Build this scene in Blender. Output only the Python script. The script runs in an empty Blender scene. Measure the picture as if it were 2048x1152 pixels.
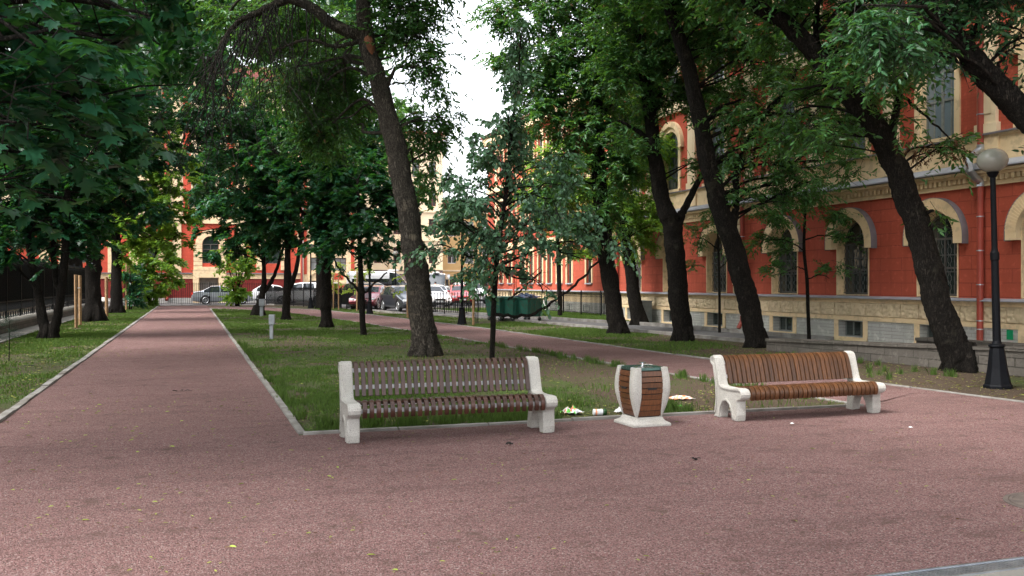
import bpy, bmesh, math, random
import numpy as np
from mathutils import Vector, Matrix
R_ = math.radians
random.seed(7); rng = np.random.default_rng(11)
sc = bpy.context.scene
col = sc.collection

# ---------------------------------------------------------------- camera
FPX = 1869.0; H = 1.65
YAW = math.atan(642 / FPX); PITCH = math.atan(10 / FPX)
cam_d = bpy.data.cameras.new('camera'); cam = bpy.data.objects.new('camera', cam_d); col.objects.link(cam)
cam_d.sensor_width = 36.0; cam_d.lens = FPX / 2048 * 36.0
cam_d.clip_start = 0.1; cam_d.clip_end = 2000
cam.location = (0, 0, H)
cam.rotation_euler = (math.pi / 2 - PITCH, 0, -YAW)
sc.camera = cam
# ---------------------------------------------------------------- light
SUN_EL, SUN_AZ = 54.0, -108.0        # azimuth from +Y towards +X
w = bpy.data.worlds.new('World'); sc.world = w; w.use_nodes = True
nt = w.node_tree; nt.nodes.clear()
o_ = nt.nodes.new('ShaderNodeOutputWorld'); bg = nt.nodes.new('ShaderNodeBackground')
sky = nt.nodes.new('ShaderNodeTexSky'); sky.sky_type = 'NISHITA'; sky.sun_disc = False
sky.sun_elevation = R_(SUN_EL); sky.sun_rotation = R_(SUN_AZ)
sky.air_density = 1.0; sky.dust_density = 3.0; sky.ozone_density = 1.0
hs = nt.nodes.new('ShaderNodeHueSaturation'); hs.inputs['Saturation'].default_value = 0.22; hs.inputs['Value'].default_value = 1.25
nt.links.new(sky.outputs[0], hs.inputs['Color'])
cn = nt.nodes.new('ShaderNodeTexNoise'); cn.inputs['Scale'].default_value = 2.2; cn.inputs['Detail'].default_value = 5
tc = nt.nodes.new('ShaderNodeTexCoord'); nt.links.new(tc.outputs['Generated'], cn.inputs['Vector'])
cr = nt.nodes.new('ShaderNodeMapRange'); cr.inputs[1].default_value = .3; cr.inputs[2].default_value = .75; cr.inputs[3].default_value = .85; cr.inputs[4].default_value = 1.25
nt.links.new(cn.outputs[0], cr.inputs[0])
mx = nt.nodes.new('ShaderNodeVectorMath'); mx.operation = 'SCALE'
nt.links.new(hs.outputs[0], mx.inputs[0]); nt.links.new(cr.outputs[0], mx.inputs['Scale'])
nt.links.new(mx.outputs[0], bg.inputs['Color']); bg.inputs['Strength'].default_value = 0.15
nt.links.new(bg.outputs[0], o_.inputs['Surface'])
sl = bpy.data.lights.new('sun', 'SUN'); sl.energy = 1.5; sl.angle = R_(22); sl.color = (1, .96, .9)
so = bpy.data.objects.new('sun', sl); col.objects.link(so)
az, el = R_(SUN_AZ), R_(SUN_EL)
sd = Vector((math.sin(az) * math.cos(el), math.cos(az) * math.cos(el), math.sin(el)))
so.rotation_euler = sd.to_track_quat('Z', 'Y').to_euler(); so.location = sd * 60
sc.view_settings.view_transform = 'Standard'; sc.view_settings.look = 'None'
sc.view_settings.gamma = 1; sc.view_settings.use_curve_mapping = False
sc.view_settings.exposure = 1.8
sc.render.engine = 'CYCLES'
sc.cycles.max_bounces = 6; sc.cycles.transmission_bounces = 4; sc.cycles.diffuse_bounces = 3
sc.cycles.use_denoising = True

# ---------------------------------------------------------------- helpers
_F = Vector((math.sin(YAW) * math.cos(PITCH), math.cos(YAW) * math.cos(PITCH), -math.sin(PITCH)))
_R = Vector((math.cos(YAW), -math.sin(YAW), 0)); _U = _R.cross(_F)
def tp(u, v, d):
    return Vector((0, 0, H)) + (_F + _R * ((u - 1024) / FPX) - _U * ((v - 576) / FPX)) * d
def gp(u, v, z=0.0):
    D = _F + _R * ((u - 1024) / FPX) - _U * ((v - 576) / FPX)
    return Vector((0, 0, H)) + D * ((z - H) / D.z)

def tag(o, label=None, cat=None, group=None, kind=None):
    if label: o['label'] = label
    if cat: o['category'] = cat
    if group: o['group'] = group
    if kind: o['kind'] = kind
    return o
def empty(name, loc, label, cat, group=None, rz=0.0):
    o = bpy.data.objects.new(name, None); col.objects.link(o); o.location = loc; o.rotation_euler = (0, 0, rz)
    o.empty_display_size = .2
    return tag(o, label, cat, group)
def link_mesh(name, me, parent=None):
    o = bpy.data.objects.new(name, me); col.objects.link(o)
    if parent: o.parent = parent
    return o
def copy_tree(o, parent=None):
    c = o.copy(); col.objects.link(c)
    if parent: c.parent = parent
    for ch in [x for x in col.objects if x.parent == o]: copy_tree(ch, c)
    return c

class MB:
    def __init__(s, T=None): s.v = []; s.f = []; s.m = []; s.T = T; s.mi = 0
    def add(s, vs, fs):
        b = len(s.v)
        if s.T: vs = [s.T(*p) for p in vs]
        s.v.extend([tuple(p) for p in vs]); s.f.extend([tuple(b + i for i in f) for f in fs]); s.m.extend([s.mi] * len(fs))
    def box(s, x0, x1, y0, y1, z0, z1):
        s.add([(x0,y0,z0),(x1,y0,z0),(x1,y1,z0),(x0,y1,z0),(x0,y0,z1),(x1,y0,z1),(x1,y1,z1),(x0,y1,z1)],
              [(0,3,2,1),(4,5,6,7),(0,1,5,4),(1,2,6,5),(2,3,7,6),(3,0,4,7)])
    def obox(s, c, sx, sy, sz, rz=0.0, rx=0.0, ry=0.0):
        M = Matrix.Rotation(rz, 3, 'Z') @ Matrix.Rotation(ry, 3, 'Y') @ Matrix.Rotation(rx, 3, 'X')
        c = Vector(c); vs = []
        for k in ((-1,-1,-1),(1,-1,-1),(1,1,-1),(-1,1,-1),(-1,-1,1),(1,-1,1),(1,1,1),(-1,1,1)):
            vs.append(c + M @ Vector((k[0]*sx/2, k[1]*sy/2, k[2]*sz/2)))
        s.add(vs, [(0,3,2,1),(4,5,6,7),(0,1,5,4),(1,2,6,5),(2,3,7,6),(3,0,4,7)])
    def tube(s, pts, rad, n=6, cap=True, wob=0.0):
        pts = [Vector(p) for p in pts]
        if not hasattr(rad, '__len__'): rad = [rad] * len(pts)
        vs = []; fs = []; ref = None
        for i, p in enumerate(pts):
            t = (pts[min(i+1, len(pts)-1)] - pts[max(i-1, 0)])
            if t.length < 1e-9: t = Vector((0,0,1))
            t.normalize()
            if ref is None: ref = Vector((1,0,0)) if abs(t.x) < .8 else Vector((0,1,0))
            a = (ref - t * ref.dot(t)).normalized(); b = t.cross(a); ref = a
            for k in range(n):
                th = 2*math.pi*k/n
                r = rad[i] * (1 + (wob * (math.sin(th*3 + i*.35) * .5 + math.sin(th*5 - i*.6) * .3 + random.uniform(-.4,.4)) if wob else 0))
                vs.append(p + a * math.cos(th) * r + b * math.sin(th) * r)
        for i in range(len(pts)-1):
            for k in range(n):
                k2 = (k+1) % n
                fs.append((i*n+k, i*n+k2, (i+1)*n+k2, (i+1)*n+k))
        if cap:
            fs.append(tuple(range(n-1, -1, -1))); fs.append(tuple((len(pts)-1)*n + k for k in range(n)))
        s.add(vs, fs)
    def lathe(s, c, prof, n=16, sq=False, rot=0.0):
        vs = []; fs = []
        for r, z in prof:
            for k in range(n):
                th = 2*math.pi*k/n + rot
                vs.append((c[0] + r*math.cos(th), c[1] + r*math.sin(th), c[2] + z))
        for i in range(len(prof)-1):
            for k in range(n):
                k2 = (k+1) % n; fs.append((i*n+k, i*n+k2, (i+1)*n+k2, (i+1)*n+k))
        fs.append(tuple(range(n-1, -1, -1))); fs.append(tuple((len(prof)-1)*n+k for k in range(n)))
        s.add(vs, fs)
    def prism(s, poly, f0, f1):
        """poly: 2-D points; f0/f1 map (a,b)->3-D for the two caps"""
        n = len(poly); vs = [f0(*p) for p in poly] + [f1(*p) for p in poly]
        fs = [tuple(range(n-1, -1, -1)), tuple(range(n, 2*n))] + [(i, (i+1) % n, n+(i+1) % n, n+i) for i in range(n)]
        s.add(vs, fs)
    def build(s, name, mat, parent=None, world=False, smooth=False, bevel=0.0, recalc=True):
        me = bpy.data.meshes.new(name)
        vs = s.v
        if world and parent is not None:
            L = parent.location; rz = -parent.rotation_euler.z; M = Matrix.Rotation(rz, 3, 'Z')
            vs = [tuple(M @ (Vector(p) - L)) for p in vs]
        me.from_pydata([tuple(p) for p in vs], [], s.f)
        mats = mat if isinstance(mat, (list, tuple)) else [mat]
        for m in mats: me.materials.append(m)
        if len(mats) > 1: me.polygons.foreach_set('material_index', s.m)
        if recalc and len(s.f) < 60000:
            bm = bmesh.new(); bm.from_mesh(me); bmesh.ops.recalc_face_normals(bm, faces=bm.faces); bm.to_mesh(me); bm.free()
        if smooth: me.polygons.foreach_set('use_smooth', [True]*len(me.polygons))
        me.update()
        o = link_mesh(name, me, parent)
        if bevel:
            b = o.modifiers.new('b', 'BEVEL'); b.width = bevel; b.segments = 2; b.limit_method = 'ANGLE'; b.angle_limit = R_(35)
        return o

def catmull(P, per=5):
    """P: list of tuples of any dimension"""
    P = [np.array(p, float) for p in P]; Q = [2*P[0]-P[1]] + P + [2*P[-1]-P[-2]]; out = []
    for i in range(1, len(Q)-2):
        for k in range(per):
            t = k/per; a,b,c,d = Q[i-1],Q[i],Q[i+1],Q[i+2]
            out.append(.5*((2*b)+(-a+c)*t+(2*a-5*b+4*c-d)*t*t+(-a+3*b-3*c+d)*t**3))
    out.append(P[-1]); return out

# ---------------------------------------------------------------- materials
def newmat(name):
    m = bpy.data.materials.new(name); m.use_nodes = True; t = m.node_tree
    return m, t, t.nodes['Principled BSDF']
def N(t, k, **kw):
    n = t.nodes.new(k)
    for a, b in kw.items(): setattr(n, a, b)
    return n
def mixc(t, fac, a, b):
    n = N(t, 'ShaderNodeMix', data_type='RGBA')
    for sck, val in ((n.inputs[0], fac), (n.inputs[6], a), (n.inputs[7], b)):
        if isinstance(val, bpy.types.NodeSocket): t.links.new(val, sck)
        elif isinstance(val, (tuple, list)): sck.default_value = (*val[:3], 1)
        else: sck.default_value = val
    return n.outputs[2]
def noise(t, vec, scale, detail=3, rough=.55, lo=.35, hi=.65):
    n = N(t, 'ShaderNodeTexNoise'); n.inputs['Scale'].default_value = scale; n.inputs['Detail'].default_value = detail; n.inputs['Roughness'].default_value = rough
    if vec: t.links.new(vec, n.inputs['Vector'])
    r = N(t, 'ShaderNodeMapRange'); r.inputs[1].default_value = lo; r.inputs[2].default_value = hi
    t.links.new(n.outputs[0], r.inputs[0]); return r.outputs[0]
def bump(t, b, h, strength, dist):
    n = N(t, 'ShaderNodeBump'); n.inputs['Strength'].default_value = strength; n.inputs['Distance'].default_value = dist
    t.links.new(h, n.inputs['Height']); t.links.new(n.outputs[0], b.inputs['Normal']); return n
def pm(name, c1, c2=None, scale=4, rough=.8, bs=0, bstr=.3, bdist=.01, metallic=0, spec=.5, lo=.35, hi=.65, c3=None, s3=40):
    m, t, b = newmat(name); co = N(t, 'ShaderNodeTexCoord').outputs['Object']
    b.inputs['Roughness'].default_value = rough; b.inputs['Metallic'].default_value = metallic
    b.inputs['Specular IOR Level'].default_value = spec
    if c2 is None: b.inputs['Base Color'].default_value = (*c1, 1)
    else:
        c = mixc(t, noise(t, co, scale, 4, lo=lo, hi=hi), c1, c2)
        if c3: c = mixc(t, noise(t, co, s3, 3, lo=.52, hi=.62), c, c3)
        t.links.new(c, b.inputs['Base Color'])
    if bs: bump(t, b, noise(t, co, bs, 4, lo=.2, hi=.8), bstr, bdist)
    return m
M = {}
M['concrete'] = pm('pale_concrete', (.56,.54,.5), (.45,.43,.39), 3, .9, 150, .9, .01, c3=(.27,.25,.23), s3=170)
M['kerb'] = pm('kerb_concrete', (.25,.24,.225), (.14,.125,.11), 2.5, .95, 60, .4, .01)
M['chrome'] = pm('steel', (.75,.77,.8), rough=.25, metallic=1)
M['rail'] = pm('aluminium_rail', (.85,.86,.88), (.78,.79,.82), 9, .3, metallic=.0)
M['galv'] = pm('galvanised', (.55,.58,.62), (.4,.43,.48), 8, .35, metallic=.9)
M['black'] = pm('black_paint', (.0025,.003,.005), (.004,.005,.007), 20, .55, 40, .15, .004, spec=.15)
M['fence'] = pm('fence_paint', (.006,.007,.008), rough=.6, spec=.2)
M['dark'] = pm('dark_hole', (.008,.008,.008), rough=.9)
M['stake'] = pm('stake_wood', (.33,.2,.1), (.2,.12,.06), 12, .9, 60, .4, .005)
M['greybox'] = pm('grey_enamel', (.23,.25,.27), (.17,.19,.21), 6, .5)
M['tyre'] = pm('tyre', (.02,.02,.02), rough=.85)
M['rim'] = pm('rim', (.45,.46,.48), rough=.35, metallic=.8)
M['sheet'] = pm('ledge_sheet', (.33,.34,.38), (.25,.26,.3), 1.5, .5)
M['capmetal'] = pm('cap_metal', (.2,.18,.2), (.14,.13,.14), 3, .6)
M['cream'] = pm('cream_plaster', (.76,.58,.36), (.70,.52,.31), 1.3, .9, 30, .15, .01, c3=(.6,.45,.28), s3=5)
M['creamL'] = pm('pale_plaster', (.78,.63,.43), (.7,.55,.36), 1.3, .9)
M['roof'] = pm('roof_sheet', (.25,.07,.05), (.17,.06,.05), 1, .6)
M['gdoor'] = pm('garage_door', (.2,.18,.16), (.16,.14,.13), 4, .7)
M['frame'] = pm('window_frame', (.11,.095,.085), (.07,.06,.055), 5, .6)
M['brownframe'] = pm('brown_frame', (.13,.04,.03), rough=.6)
M['greyf'] = pm('grey_frame', (.2,.21,.2), (.14,.15,.14), 9, .55)
M['purple'] = pm('mauve_plaster', (.3,.215,.2), (.25,.18,.17), 1, .9)
M['ochre'] = pm('ochre_plaster', (.62,.4,.18), (.54,.34,.15), .8, .9)
M['redpipe'] = pm('red_pipe', (.33,.05,.03), (.26,.04,.024), 3, .5)
M['green'] = pm('green_enamel', (.012,.085,.06), (.02,.12,.09), 2.2, .5, lo=.4, hi=.7, c3=(.04,.06,.045), s3=9)
M['greenlid'] = pm('green_lid_steel', (.06,.11,.09), (.03,.06,.05), 14, .22, metallic=.5)
M['asphalt'] = pm('asphalt', (.06,.06,.064), (.09,.088,.088), .7, .9, 90, .5, .01)
M['paving'] = pm('paving', (.22,.205,.18), (.16,.15,.135), 1.2, .9, 40, .3, .008)
M['cover'] = pm('gritty_cover', (.13,.10,.085), (.085,.065,.055), 9, .9, 90, .7, .01)
M['globe'] = pm('milk_globe', (.30,.30,.26), (.25,.25,.22), 3, .12)
M['white'] = pm('white_paper', (.75,.75,.75), (.6,.62,.65), 20, .7)
M['orange'] = pm('orange_print', (.75,.16,.03), (.8,.55,.42), 18, .6)
M['litgreen'] = pm('green_plastic', (.12,.5,.06), rough=.4)
M['bottleg'] = pm('green_glass', (.02,.06,.02), rough=.1)
M['skin'] = pm('skin', (.5,.27,.19), rough=.6); M['hair'] = pm('hair', (.015,.01,.008), rough=.6)
M['cloth'] = pm('white_shirt', (.72,.72,.74), (.62,.62,.66), 20, .9); M['jeans'] = pm('dark_trousers', (.03,.035,.06), rough=.9)
M['signgreen'] = pm('green_sign', (.0,.25,.1), rough=.5)
M['redlamp'] = pm('red_lamp', (.6,.02,.015), rough=.2); M['lampglass'] = pm('headlight_glass', (.7,.72,.75), rough=.1)

def glassmat(name, c, rough=.06):
    m, t, b = newmat(name); b.inputs['Base Color'].default_value = (*c, 1); b.inputs['Roughness'].default_value = rough
    b.inputs['Specular IOR Level'].default_value = 1.0
    co = N(t, 'ShaderNodeTexCoord').outputs['Object']; bump(t, b, noise(t, co, 1.3, 2, lo=0, hi=1), .12, .02)
    return m
M['glass'] = glassmat('window_glass', (.03,.042,.04)); M['curtain'] = glassmat('curtained_glass', (.25,.26,.26), .12)
M['grille'] = pm('grey_grille', (.10,.105,.105), (.07,.07,.07), 6, .5)
M['glassup'] = glassmat('sky_reflection_glass', (.14,.18,.21), .1)  # pale blue base carries the sky reflection of the upper panes
M['carglass'] = glassmat('car_glass', (.02,.025,.03), .03)

def blockmat(name, axis, c1, c2, mortar, bw, bh, msize, bumpd=.01, rough=.85, fine=0, nb=0):
    m, t, b = newmat(name); co = N(t, 'ShaderNodeTexCoord').outputs['Object']
    sp = N(t, 'ShaderNodeSeparateXYZ'); t.links.new(co, sp.inputs[0]); cb = N(t, 'ShaderNodeCombineXYZ')
    t.links.new(sp.outputs['Y' if axis == 'y' else 'X'], cb.inputs[0]); t.links.new(sp.outputs['Z'], cb.inputs[1])
    br = N(t, 'ShaderNodeTexBrick'); t.links.new(cb.outputs[0], br.inputs['Vector'])
    br.inputs['Color1'].default_value = (*c1,1); br.inputs['Color2'].default_value = (*c2,1); br.inputs['Mortar'].default_value = (*mortar,1)
    br.inputs['Scale'].default_value = 1; br.inputs['Brick Width'].default_value = bw; br.inputs['Row Height'].default_value = bh
    br.inputs['Mortar Size'].default_value = msize; br.inputs['Mortar Smooth'].default_value = .2
    c = mixc(t, noise(t, co, .9, 5, lo=.4, hi=.8), br.outputs['Color'], tuple(x*.78 for x in c1))
    c = mixc(t, noise(t, co, 7, 4, lo=.55, hi=.8), c, tuple(min(1, x*1.25+.01) for x in c1))
    mp = N(t, 'ShaderNodeMapping'); mp.inputs['Scale'].default_value = (2.2, 2.2, .22); t.links.new(co, mp.inputs[0])
    st = N(t, 'ShaderNodeMath', operation='MULTIPLY'); t.links.new(noise(t, mp.outputs[0], 1.6, 6, .65, .5, .78), st.inputs[0]); st.inputs[1].default_value = .45
    c = mixc(t, st.outputs[0], c, tuple(x*.5 for x in c1))
    t.links.new(c, b.inputs['Base Color']); b.inputs['Roughness'].default_value = rough; b.inputs['Specular IOR Level'].default_value = .25
    iv = N(t, 'ShaderNodeMath', operation='SUBTRACT'); iv.inputs[0].default_value = 1; t.links.new(br.outputs['Fac'], iv.inputs[1])
    h = iv.outputs[0]
    if nb:
        ad = N(t, 'ShaderNodeMath', operation='ADD'); t.links.new(h, ad.inputs[0]); t.links.new(noise(t, co, nb, 4, lo=.2, hi=.8), ad.inputs[1]); h = ad.outputs[0]
    bump(t, b, h, .6, bumpd); return m
RED = (.44,.088,.05)
M['redY'] = blockmat('red_ashlar', 'y', RED, (.40,.078,.045), (.25,.048,.032), .78, .33, .012, .012, nb=60)
M['redbrickY'] = blockmat('red_brickwork', 'y', RED, (.39,.075,.043), (.33,.065,.04), .26, .077, .008, .006)
M['redX'] = blockmat('red_plaster_far', 'x', (.52,.08,.045), (.48,.07,.04), (.4,.06,.035), .8, .33, .01)
M['dkbrick'] = blockmat('dark_red_rough', 'x', (.22,.028,.024), (.18,.025,.02), (.14,.02,.018), .5, .3, .01, .02, nb=12)
M['stoneY'] = blockmat('grey_limestone', 'y', (.5,.49,.46), (.4,.39,.37), (.27,.26,.24), .9, .09, .008, .02, nb=14)
M['stoneX'] = blockmat('far_limestone', 'x', (.42,.41,.39), (.36,.35,.34), (.28,.27,.25), .9, .2, .008, .01, nb=14)
M['wallY'] = blockmat('weathered_stone', 'y', (.13,.115,.1), (.085,.078,.068), (.04,.036,.03), .75, .16, .012, .02, nb=18)
# rough picked blocks of the plinth
def rustic():
    m, t, b = newmat('rusticated_cream'); co = N(t, 'ShaderNodeTexCoord').outputs['Object']
    c = mixc(t, noise(t, co, 5, 4), (.66,.52,.34), (.55,.43,.28)); t.links.new(c, b.inputs['Base Color']); b.inputs['Roughness'].default_value = .95
    v = N(t, 'ShaderNodeTexVoronoi', feature='SMOOTH_F1'); v.inputs['Scale'].default_value = 11; t.links.new(co, v.inputs['Vector'])
    bump(t, b, v.outputs['Distance'], 1.0, .05); return m
M['rustic'] = rustic()

def woodmat(name, c1, c2, rough):
    m, t, b = newmat(name); co = N(t, 'ShaderNodeTexCoord').outputs['Object']
    mp = N(t, 'ShaderNodeMapping'); mp.inputs['Scale'].default_value = (14, 1.6, 1.6); t.links.new(co, mp.inputs[0])
    n = N(t, 'ShaderNodeTexNoise'); n.inputs['Scale'].default_value = 7; n.inputs['Detail'].default_value = 5; n.inputs['Distortion'].default_value = .6
    t.links.new(mp.outputs[0], n.inputs['Vector'])
    r = N(t, 'ShaderNodeMapRange'); r.inputs[1].default_value = .35; r.inputs[2].default_value = .68; t.links.new(n.outputs[0], r.inputs[0])
    gm = N(t, 'ShaderNodeNewGeometry')
    c = mixc(t, r.outputs[0], c1, c2)
    hsv = N(t, 'ShaderNodeHueSaturation'); t.links.new(c, hsv.inputs['Color'])
    r2 = N(t, 'ShaderNodeMapRange'); r2.inputs[3].default_value = .7; r2.inputs[4].default_value = 1.3; t.links.new(gm.outputs['Random Per Island'], r2.inputs[0])
    t.links.new(r2.outputs[0], hsv.inputs['Value']); t.links.new(hsv.outputs[0], b.inputs['Base Color'])
    b.inputs['Roughness'].default_value = rough; b.inputs['Coat Weight'].default_value = .35; b.inputs['Coat Roughness'].default_value = .2; b.inputs['Specular IOR Level'].default_value = .3
    bump(t, b, r.outputs[0], .25, .002); return m
M['wood1'] = woodmat('dark_varnished_wood', (.056,.020,.012), (.03,.011,.007), .42)
M['wood2'] = woodmat('amber_varnished_wood', (.088,.034,.011), (.04,.015,.005), .48)
M['wood3'] = woodmat('bin_wood', (.14,.055,.022), (.075,.028,.012), .45)

def gravelmat():
    m, t, b = newmat('pink_gravel'); co = N(t, 'ShaderNodeTexCoord').outputs['Object']
    v = N(t, 'ShaderNodeTexVoronoi'); v.inputs['Scale'].default_value = 115; t.links.new(co, v.inputs['Vector'])
    ramp = N(t, 'ShaderNodeValToRGB'); el_ = ramp.color_ramp.elements
    el_[0].position = 0; el_[0].color = (.085,.055,.052,1); el_[1].position = 1; el_[1].color = (.46,.37,.35,1)
    for p, c in ((.3,(.23,.125,.118,1)),(.6,(.31,.17,.162,1)),(.85,(.34,.205,.198,1))):
        e = el_.new(p); e.color = c
    sp = N(t, 'ShaderNodeSeparateColor'); t.links.new(v.outputs['Color'], sp.inputs[0]); t.links.new(sp.outputs[0], ramp.inputs[0])
    c = mixc(t, noise(t, co, .55, 6, .65, .45, .75), ramp.outputs[0], (.14,.085,.075))
    c2 = mixc(t, .35, ramp.outputs[0], c)
    c3 = mixc(t, noise(t, co, 3.2, 5, .7, .56, .74), c2, (.13,.085,.07))
    mp = N(t, 'ShaderNodeMapping'); mp.inputs['Scale'].default_value = (.35, 1.3, 1); mp.inputs['Rotation'].default_value = (0,0,.3); t.links.new(co, mp.inputs[0])
    c4 = mixc(t, noise(t, mp.outputs[0], 1.9, 7, .75, .5, .95), c3, (.10,.062,.055))
    c5 = mixc(t, .32, c4, (.02,.01,.009))
    t.links.new(c5, b.inputs['Base Color']); b.inputs['Roughness'].default_value = .95; b.inputs['Specular IOR Level'].default_value = .15
    ad = N(t, 'ShaderNodeMath', operation='SUBTRACT'); t.links.new(noise(t, co, 9, 4, lo=0, hi=1), ad.inputs[0]); t.links.new(v.outputs['Distance'], ad.inputs[1])
    bump(t, b, ad.outputs[0], .9, .014); return m
M['gravel'] = gravelmat()
def soilmat(name, thr, g1=(.055,.10,.018), g2=(.10,.16,.03), d1=(.075,.052,.038), d2=(.12,.088,.062)):
    m, t, b = newmat(name); co = N(t, 'ShaderNodeTexCoord').outputs['Object']
    dirt = mixc(t, noise(t, co, 22, 5, .7), d1, d2)
    dirt = mixc(t, noise(t, co, 60, 3, .6, .62, .7), dirt, (.25,.2,.12))
    gr = mixc(t, noise(t, co, 35, 4, .7), g1, g2)
    a = noise(t, co, .55, 6, .62, thr-.1, thr+.12); bb = noise(t, co, 14, 4, .7, .35, .65)
    mu = N(t, 'ShaderNodeMath', operation='MULTIPLY'); t.links.new(a, mu.inputs[0])
    ad = N(t, 'ShaderNodeMath', operation='ADD'); t.links.new(bb, ad.inputs[0]); ad.inputs[1].default_value = .45; ad.use_clamp = True
    t.links.new(ad.outputs[0], mu.inputs[1])
    t.links.new(mixc(t, mu.outputs[0], dirt, gr), b.inputs['Base Color']); b.inputs['Roughness'].default_value = .95; b.inputs['Specular IOR Level'].default_value = .15
    bump(t, b, noise(t, co, 45, 5, .7, .1, .9), .8, .03); return m
M['soil'] = soilmat('soil_with_sparse_grass', .60, (.035,.065,.014), (.07,.11,.025), (.055,.038,.028), (.095,.07,.05)); M['turf'] = soilmat('turf', .50, (.035,.065,.014), (.07,.11,.025), (.05,.036,.026), (.09,.068,.048)); M['sunlit'] = soilmat('sunlit_lawn', .12, (.10,.20,.025), (.16,.29,.04))  # far lawn is the same grass, its stronger light put into brighter greens
def barkmat(name, c1, c2, c3=None):
    m, t, b = newmat(name); co = N(t, 'ShaderNodeTexCoord').outputs['Object']
    mp = N(t, 'ShaderNodeMapping'); mp.inputs['Scale'].default_value = (9, 9, 1.6); t.links.new(co, mp.inputs[0])
    n = N(t, 'ShaderNodeTexVoronoi', feature='DISTANCE_TO_EDGE'); n.inputs['Scale'].default_value = 3.2
    nn = N(t, 'ShaderNodeTexNoise'); nn.inputs['Scale'].default_value = 6; nn.inputs['Detail'].default_value = 6; t.links.new(mp.outputs[0], nn.inputs['Vector'])
    va = N(t, 'ShaderNodeVectorMath', operation='ADD'); t.links.new(mp.outputs[0], va.inputs[0]); t.links.new(nn.outputs['Color'], va.inputs[1]); t.links.new(va.outputs[0], n.inputs['Vector'])
    r = N(t, 'ShaderNodeMapRange'); r.inputs[2].default_value = .25; t.links.new(n.outputs['Distance'], r.inputs[0])
    c = mixc(t, r.outputs[0], c1, c2)
    if c3: c = mixc(t, noise(t, co, 2.2, 5, .7, .58, .7), c, c3)
    t.links.new(c, b.inputs['Base Color']); b.inputs['Roughness'].default_value = .95; b.inputs['Specular IOR Level'].default_value = .15
    bump(t, b, r.outputs[0], 1.0, .07); return m
M['bark'] = barkmat('dark_bark', (.007,.006,.005), (.034,.028,.023), (.046,.042,.03))
M['bark2'] = barkmat('mottled_bark', (.03,.026,.021), (.125,.108,.09), (.21,.175,.13))
M['twig'] = pm('twig_bark', (.011,.009,.007), rough=.95)
def leafmat(name, c, ctr, var=.5, rough=.45, tf=.35, odd=None):
    m, t, b = newmat(name); gm = N(t, 'ShaderNodeNewGeometry')
    cc = mixc(t, gm.outputs['Random Per Island'], tuple(x*(1-var) for x in c), tuple(min(1, x*(1+var)) for x in c))
    if odd:
        mr = N(t, 'ShaderNodeMath', operation='GREATER_THAN'); mr.inputs[1].default_value = 1-odd[1]; t.links.new(gm.outputs['Random Per Island'], mr.inputs[0])
        cc = mixc(t, mr.outputs[0], cc, odd[0])
    t.links.new(cc, b.inputs['Base Color']); b.inputs['Roughness'].default_value = rough; b.inputs['Specular IOR Level'].default_value = .4
    tr = N(t, 'ShaderNodeBsdfTranslucent'); tr.inputs[0].default_value = (*ctr, 1)
    mxs = N(t, 'ShaderNodeMixShader'); mxs.inputs[0].default_value = tf
    t.links.new(b.outputs[0], mxs.inputs[1]); t.links.new(tr.outputs[0], mxs.inputs[2])
    t.links.new(mxs.outputs[0], t.nodes['Material Output'].inputs['Surface']); return m
M['lf_maple'] = leafmat('maple_leaf', (.022,.092,.048), (.07,.23,.022), .5, .33, .33)
M['lf_dark'] = leafmat('dark_maple_leaf', (.016,.075,.036), (.055,.20,.02), .5, .36, .34)
M['lf_ash'] = leafmat('ash_leaf', (.044,.13,.04), (.14,.31,.03), .5, .38, .38, odd=((.16,.08,.03), .02))
M['lf_ashdk'] = leafmat('dark_ash_leaf', (.028,.088,.036), (.07,.18,.025), .5, .36, .32)  # darker green leaf for the tree at the right edge
M['lf_brite'] = leafmat('light_leaf', (.10,.21,.03), (.34,.55,.05), .4, .45, .42)
M['lf_pear'] = leafmat('grey_green_leaf', (.10,.20,.12), (.15,.33,.07), .5, .3, .3, odd=((.13,.07,.06), .02))
M['lf_yell'] = leafmat('young_leaf', (.19,.29,.04), (.4,.5,.05), .3, .5, .45)
M['seed'] = leafmat('brown_seeds', (.10,.045,.02), (.2,.09,.03), .4, .7, .3)
M['blade'] = leafmat('grass_blade', (.062,.115,.018), (.13,.22,.025), .55, .7, .3)
M['dropleaf'] = leafmat('fallen_leaf', (.22,.23,.05), (.2,.2,.05), .6, .7, .1, odd=((.11,.06,.03), .25))
M['needle'] = leafmat('needle', (.01,.035,.015), (.02,.05,.02), .3, .6, .2)

# ---------------------------------------------------------------- ground
def sheet(name, poly, z, mat, label_kind='structure', th=0.0):
    b = MB(); n = len(poly)
    b.add([(x, y, z) for x, y in poly], [tuple(range(n))])
    me = bpy.data.meshes.new(name); me.from_pydata(b.v, [], b.f); me.materials.append(mat)
    bm = bmesh.new(); bm.from_mesh(me); bmesh.ops.triangulate(bm, faces=bm.faces)
    for f in bm.faces:
        if f.normal.z < 0: f.normal_flip()
    bm.to_mesh(me); bm.free()
    o = link_mesh(name, me); o['kind'] = label_kind; return o
def lowX(y):  return float(np.interp(y, [10.27,14,18,29,40.6,54,60,63], [8.55,8.3,8.05,7.4,6.5,4.96,3.2,1.15]))
def upX(y):   return float(np.interp(y, [9.8,12.8,17,25,33,46,57,65,68.5], [10.8,10.55,10.5,10.25,9.95,8.95,7.5,4.6,1.15]))
ys_low = [10.27,12,14,18,24,29,35,40.6,46,50,54,57,60,62,63]
ys_up = [3,6,9.8,12.8,17,21,25,29,33,38,42,46,50,54,57,61,65,67.5,68.5]
sheet('ground', [(-300,-60),(400,-60),(400,500),(-300,500)], 0.0, M['soil'])
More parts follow.
